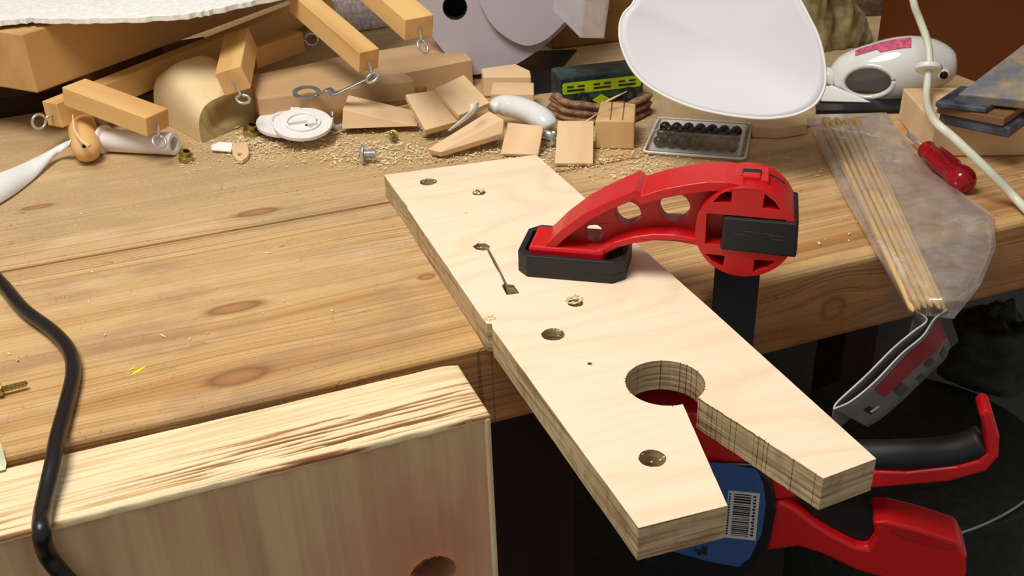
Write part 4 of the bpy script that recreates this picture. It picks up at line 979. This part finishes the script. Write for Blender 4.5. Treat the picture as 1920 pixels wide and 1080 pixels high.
# ---- crumpled olive bag and mottled cloth behind it
g0_, g1_ = H(1500, 112, 0), H(1672, 88, 0); ex = (g1_ - g0_); ey = Vector((0, 0, 1)).cross(ex).normalized(); vs = []
for i in range(40):
    for j in range(34):
        u, v_ = i / 39, j / 33; a = v_ * math.pi
        hh = (.034 + .055 * math.exp(-((u - .27) / .2) ** 2) + .02 * math.exp(-((u - .62) / .2) ** 2)) * (math.sin(math.pi * min(1, max(0, u))) ** .35 + .02)
        nn_ = 1 + .35 * noise.noise(Vector((u * 6, v_ * 5, 1))) + .25 * abs(noise.noise(Vector((u * 14, v_ * 9, 5))))
        vs.append(g0_ + ex * u + ey * (.045 - .032 * math.cos(a) * nn_ * math.sin(math.pi * u) ** .4) + Vector((0, 0, .0008 + hh * math.sin(a) * nn_)))
tag(add('crumpled_bag', vs, grid_faces(40, 34), 'olive', smooth=True), 'crumpled olive plastic bag heaped behind the white casing', 'bag')
P = [H(1450, 40, .0), H(1668, 40, .0)]
frr = frame(P[0], P[1] - P[0], (0, .25, 1))
tag(box('mottled_sack', frr, -.02, (P[1] - P[0]).length, .02, .05, 0, .16, 'rust', bevel=.012, segs=4), 'mottled brown sack standing at the back behind the olive bag', 'sack')
# ---- pale block at the right with stones on it
zb_ = zt((1690, 226), (1694, 166))
k1, k2, k3 = H(1693, 165, zb_), H(1752, 231, zb_), H(1930, 262, zb_)
e1 = (k1 - k2).normalized(); e2 = (k3 - k2); e2 = (e2 - e1 * e2.dot(e1)).normalized(); l1 = (k1 - k2).length
fk = frame((k2.x, k2.y, 0), e2, (0, 0, 1))
sy = 1 if (fk.to_3x3() @ Vector((0, 1, 0))).dot(e1) > 0 else -1
tag(box('pale_block', fk, 0, .21, 0 if sy > 0 else -l1, l1 if sy > 0 else 0, 0.0005, zb_, 'pale', bevel=.0012), 'large pale wooden block carrying stones beside the red handle', 'wooden block')
zz = zb_ + .0005
def stone(cs, z_top, th, mat, label, name='sharpening_stone'): return thing_slab(name, label, 'stone', [(x, y, z_top) for x, y in cs], th, mat, bevel=.0012)
stone([(1762, 212), (1895, 240), (1990, 170), (1850, 150)], zz + .0085, .0085, 'slate', 'dark blue grey stone at the bottom of the stack on pale block')
stone([(1757, 197), (1884, 222), (1975, 160), (1850, 140)], zz + .0155, .0068, 'slateb', 'brown stained slab in the middle of the stone stack', 'wooden_slab')
thing_slab('sharpening_stone', 'broad grey stained stone tilted on top of the stack', 'stone', [(1796, 176, zz + .026), (1925, 188, zz + .026), (2040, 120, zz + .046), (1925, 78, zz + .050)], .0085, 'slatet', bevel=.0012)
stone([(1754, 190), (1850, 202), (1900, 170), (1800, 160)], zz + .0205, .0048, 'slate', 'thin dark stone sandwiched below the broad top stone')
# ---- red screwdriver
a_, c_ = H(1806, 338, .0105), H(1738, 281, .0105); dd = (c_ - a_).normalized(); L = (c_ - a_).length
sd_ = empty('screwdriver', a_.lerp(c_, .5) - Vector((0, 0, .0105)), 'translucent red screwdriver handle lying beside the skewer bag', 'screwdriver')
lathe('handle', [(-.0075, .0005), (-.007, .004), (-.005, .0078), (-.001, .0098), (.006, .0100), (.012, .0086), (.018, .0082), (L * .6, .0086), (L * .85, .0070), (L * .95, .0064), (L, .0075), (L + .003, .006), (L + .004, .0005)], frame(a_, dd), 'ruby', sd_, seg=20)
tube('blade', [a_ + dd * (L + .003), a_ + dd * (L + .035)], .0022, 'steel', sd_, seg=10)
for i in range(6):
    t = 2 * math.pi * i / 6; f_ = frame(a_, dd); tube('grip_flute', [f_ @ Vector((x, math.cos(t) * .0083, math.sin(t) * .0083)) for x in (.016, L * .3, L * .6, L * .8)], [.0006, .0011, .0011, .0005], 'ruby', sd_, seg=8)
# ---- ivory lamp cord with a grommet
pp = [VY(1680, -160, .70), VY(1703, -50, .70), VY(1714, 8, .69), VY(1725, 38, .685), VY(1738, 75, .675), VY(1743, 112, .665), VY(1739, 155, .655), VY(1738, 190, .630), H(1752, 226, .052), H(1790, 260, .046), H(1850, 317, .028), H(1905, 373, .008), H(1950, 418, .0045), H(2010, 462, .0045)]
cc = empty('electric_cord', pp[-3], 'ivory electric cord with a round grommet hanging over pale block', 'cord')
tube('cord', cat_rom(pp, 8), .0031, 'cord', cc, seg=14)
gq = VY(1741, 128, .662); gax = (pp[5] - pp[6]).normalized()
lathe('grommet', [(-.002, .004), (-.002, .0105), (0, .0112), (.002, .0105), (.002, .004)], frame(gq, gax), 'white', cc, seg=24)

# ------------------------------------------------------------------ loose screws and nuts
def screw(px, py, dirdeg, ln_, hr_, label, mat='steel', tilt=0.0, nut=False):
    ln_ *= 1.3; hr_ *= 1.3 if not nut else 1.1
    c = H(px, py, 0); dvec = Vector((math.cos(R(dirdeg)) * math.cos(tilt), math.sin(R(dirdeg)) * math.cos(tilt), math.sin(tilt)))
    fr = frame(c + Vector((0, 0, hr_)), dvec, (0, 0, 1))
    e = empty('hex_nut' if nut else 'screw', c, label, 'nut' if nut else 'screw', 'loose screws and nuts')
    if nut:
        prism('body', [circ((0, 0), hr_, 6), circ((0, 0), hr_ * .5, 16)], -hr_ * .5, hr_ * .5, frame(c + Vector((0, 0, hr_ * .55)), dvec, (.25, -.3, 1)), mat, e, bevel=.0004)
        lathe('collar', [(-hr_ * .2, hr_ * .6), (hr_ * .8, hr_ * .55), (hr_ * .8, hr_ * .4), (-hr_ * .2, hr_ * .4)], frame(c + Vector((0, 0, hr_ * .8)), (.25, -.3, 1)), mat, e, seg=16, closed=True)
        return e
    lathe('head', [(-.0030, .0004), (-.0028, hr_ * .45), (-.0018, hr_ * .85), (-.0002, hr_), (.0006, hr_), (.0008, hr_ * .5)], fr, mat, e, seg=18)
    box('drive_slot', fr, -.0032, -.0024, -hr_ * .55, hr_ * .55, -.0004, .0004, 'dark', e)
    pr_ = []
    for i in range(14): pr_.append((.0006 + ln_ * i / 14, hr_ * (.46 if i % 2 else .36)))
    pr_.append((ln_ + .001, .0004)); lathe('thread', pr_, fr, mat, e, seg=12)
    return e
screw(683, 307, -20, .008, .0066, 'large domed screw lying alone in front of the wedge')
screw(623, 247, 70, .013, .0036, 'small upright screw leaning at right of toothed disc', tilt=.5)
screw(616, 235, 120, .010, .0030, 'short screw between toothed disc and brown plank', tilt=.6)
screw(655, 243, 215, .014, .0042, 'flat headed screw under the tip of the long wedge', tilt=.1)
screw(738, 264, 250, .010, .0038, 'yellowish screw standing below the long wedge', 'brass', tilt=.5)
screw(795, 257, 10, .012, .0058, 'domed screw touching the corner of the pointed offcut')
screw(822, 249, 215, .012, .0042, 'long bolt propped against the curved-grain tile', tilt=.3)
screw(884, 274, 20, .006, .0060, 'round headed screw just below the pointed offcut')
screw(926, 268, 195, .011, .0050, 'screw lying head first beside the knotted tile', tilt=.15)
screw(1027, 276, 40, .008, .0058, 'round headed screw between the two leaning tiles')
screw(5, 742, 5, .010, .0030, 'small brown screw on the bench at left edge', 'brass')
screw(473, 257, 30, 0, .0072, 'greenish nut with collar beneath the white discs', 'brass', nut=True)
screw(350, 303, 10, 0, .0058, 'greenish nut lying alone in front of white tube', 'brass', nut=True)
# yellow chalk strokes on the bench
for p, q, r_ in (((238, 697), (256, 686), .0006), ((246, 703), (274, 686), .0014)):
    a_, c_ = H(*p, .0002), H(*q, .0002); sd2 = (c_ - a_).cross(Vector((0, 0, 1))).normalized() * r_
    add('paint_mark', [a_ - sd2 * .3, a_ + sd2 * .3, a_.lerp(c_, .5) + sd2, c_ + sd2 * .3, c_ - sd2 * .3, a_.lerp(c_, .5) - sd2], [(0, 1, 2, 3, 4, 5)], 'yellow', wb)
# ------------------------------------------------------------------ sawdust
def flakes(n, area_fn, s0, s1, zmax):
    vs, fs = [], []
    for _ in range(n):
        p = area_fn(); a = random.uniform(0, 6.28); s = random.uniform(s0, s1) ; l = s * random.uniform(1, 3)
        dx_ = Vector((math.cos(a), math.sin(a), random.uniform(-.25, .25))) * l; dy_ = Vector((-math.sin(a), math.cos(a), random.uniform(-.5, .5))) * s * .6
        c = p + Vector((0, 0, .0003 + random.uniform(0, zmax) + abs(dx_.z) + abs(dy_.z))); k = len(vs)
        vs += [c - dx_, c + dy_ * .8, c + dx_ + Vector((0, 0, s * .4)), c - dy_]; fs += [(k, k + 1, k + 2), (k, k + 2, k + 3)]
    return vs, fs
def band():
    t = random.random(); x = 330 + 960 * t; y = random.gauss(282 - 10 * t, 20)
    return H(x, max(205, min(345, y)), 0)
def clump():
    cx_, cy_, sx_, sy_ = random.choice(((470, 275, 30, 10), (640, 275, 60, 14), (740, 285, 60, 16), (700, 300, 60, 10), (930, 272, 40, 10), (1040, 285, 40, 14), (1150, 300, 60, 16), (1190, 320, 60, 16), (830, 292, 60, 8), (1030, 255, 18, 8), (470, 262, 12, 6)))
    return H(random.gauss(cx_, sx_), random.gauss(cy_, sy_), 0)
def wide(): return H(random.uniform(-50, 1500), random.uniform(300, 830) , 0) if random.random() < .6 else H(random.uniform(1350, 1620), random.uniform(240, 460), 0)
v1 = flakes(2600, band, .0003, .0010, .0004); v2 = flakes(3600, clump, .0003, .0013, .0016)
sdst = tag(add('sawdust', *join([v1, v2]), 'dust'), 'fine pale sawdust and shavings strewn along back of bench', 'sawdust', kind='stuff')
cands = []
while len(cands) < 70:
    p = wide()
    if p.y > BF + .01 and not (.15 < p.x < .29 and p.y < .72): cands.append(p)
it = iter(cands)
tag(add('wood_chips', *flakes(70, lambda: next(it), .0006, .0014, 0), 'dust'), 'few scattered pale wood chips on open bench top', 'wood chips', kind='stuff')
# ------------------------------------------------------------------ dark things below the bench at the right
tc_ = H(1720, 830, -.30)
tub = empty('plastic_tub', (tc_.x, tc_.y, -.8), 'dark grey plastic tub standing below the bench at lower right', 'tub')
ftb = frame((tc_.x, tc_.y, 0), (0, 0, 1), (1, 0, 0))
rr_ = (H(1850, 985, -.30) - tc_).length
lathe('tub_body', [(-.8, rr_ * .8), (-.31, rr_ * .98), (-.305, rr_ * 1.0), (-.30, rr_ * .99), (-.30, rr_ * .9), (-.297, .001)], ftb, 'tub', tub, seg=64)
tag(tube('thin_wire', cat_rom([H(1690, 1032, -.2945), H(1780, 1006, -.2945), H(1840, 985, -.2945), H(1885, 963, -.2945), H(1925, 936, -.2945), H(1990, 880, -.2945)], 6), .0011, 'tubrim', seg=8), 'thin pale wire curving over the dark tub at lower right', 'wire')
vs = []; g_ = H(1850, 690, -.295)
for i in range(30):
    for j in range(20):
        t, v_ = 2 * math.pi * i / 30, j / 19 * math.pi / 2; rr2 = .05 * (1 + .3 * noise.noise(Vector((math.cos(t) * 1.5, math.sin(t) * 1.5, v_ * 3))))
        vs.append(g_ + Vector((rr2 * math.cos(t) * math.cos(v_), rr2 * math.sin(t) * math.cos(v_), rr2 * 1.4 * math.sin(v_))))
tag(add('dark_sack', vs, grid_faces(30, 20, True), 'tub', smooth=True), 'dark crumpled plastic sack on the tub below the bench', 'sack')
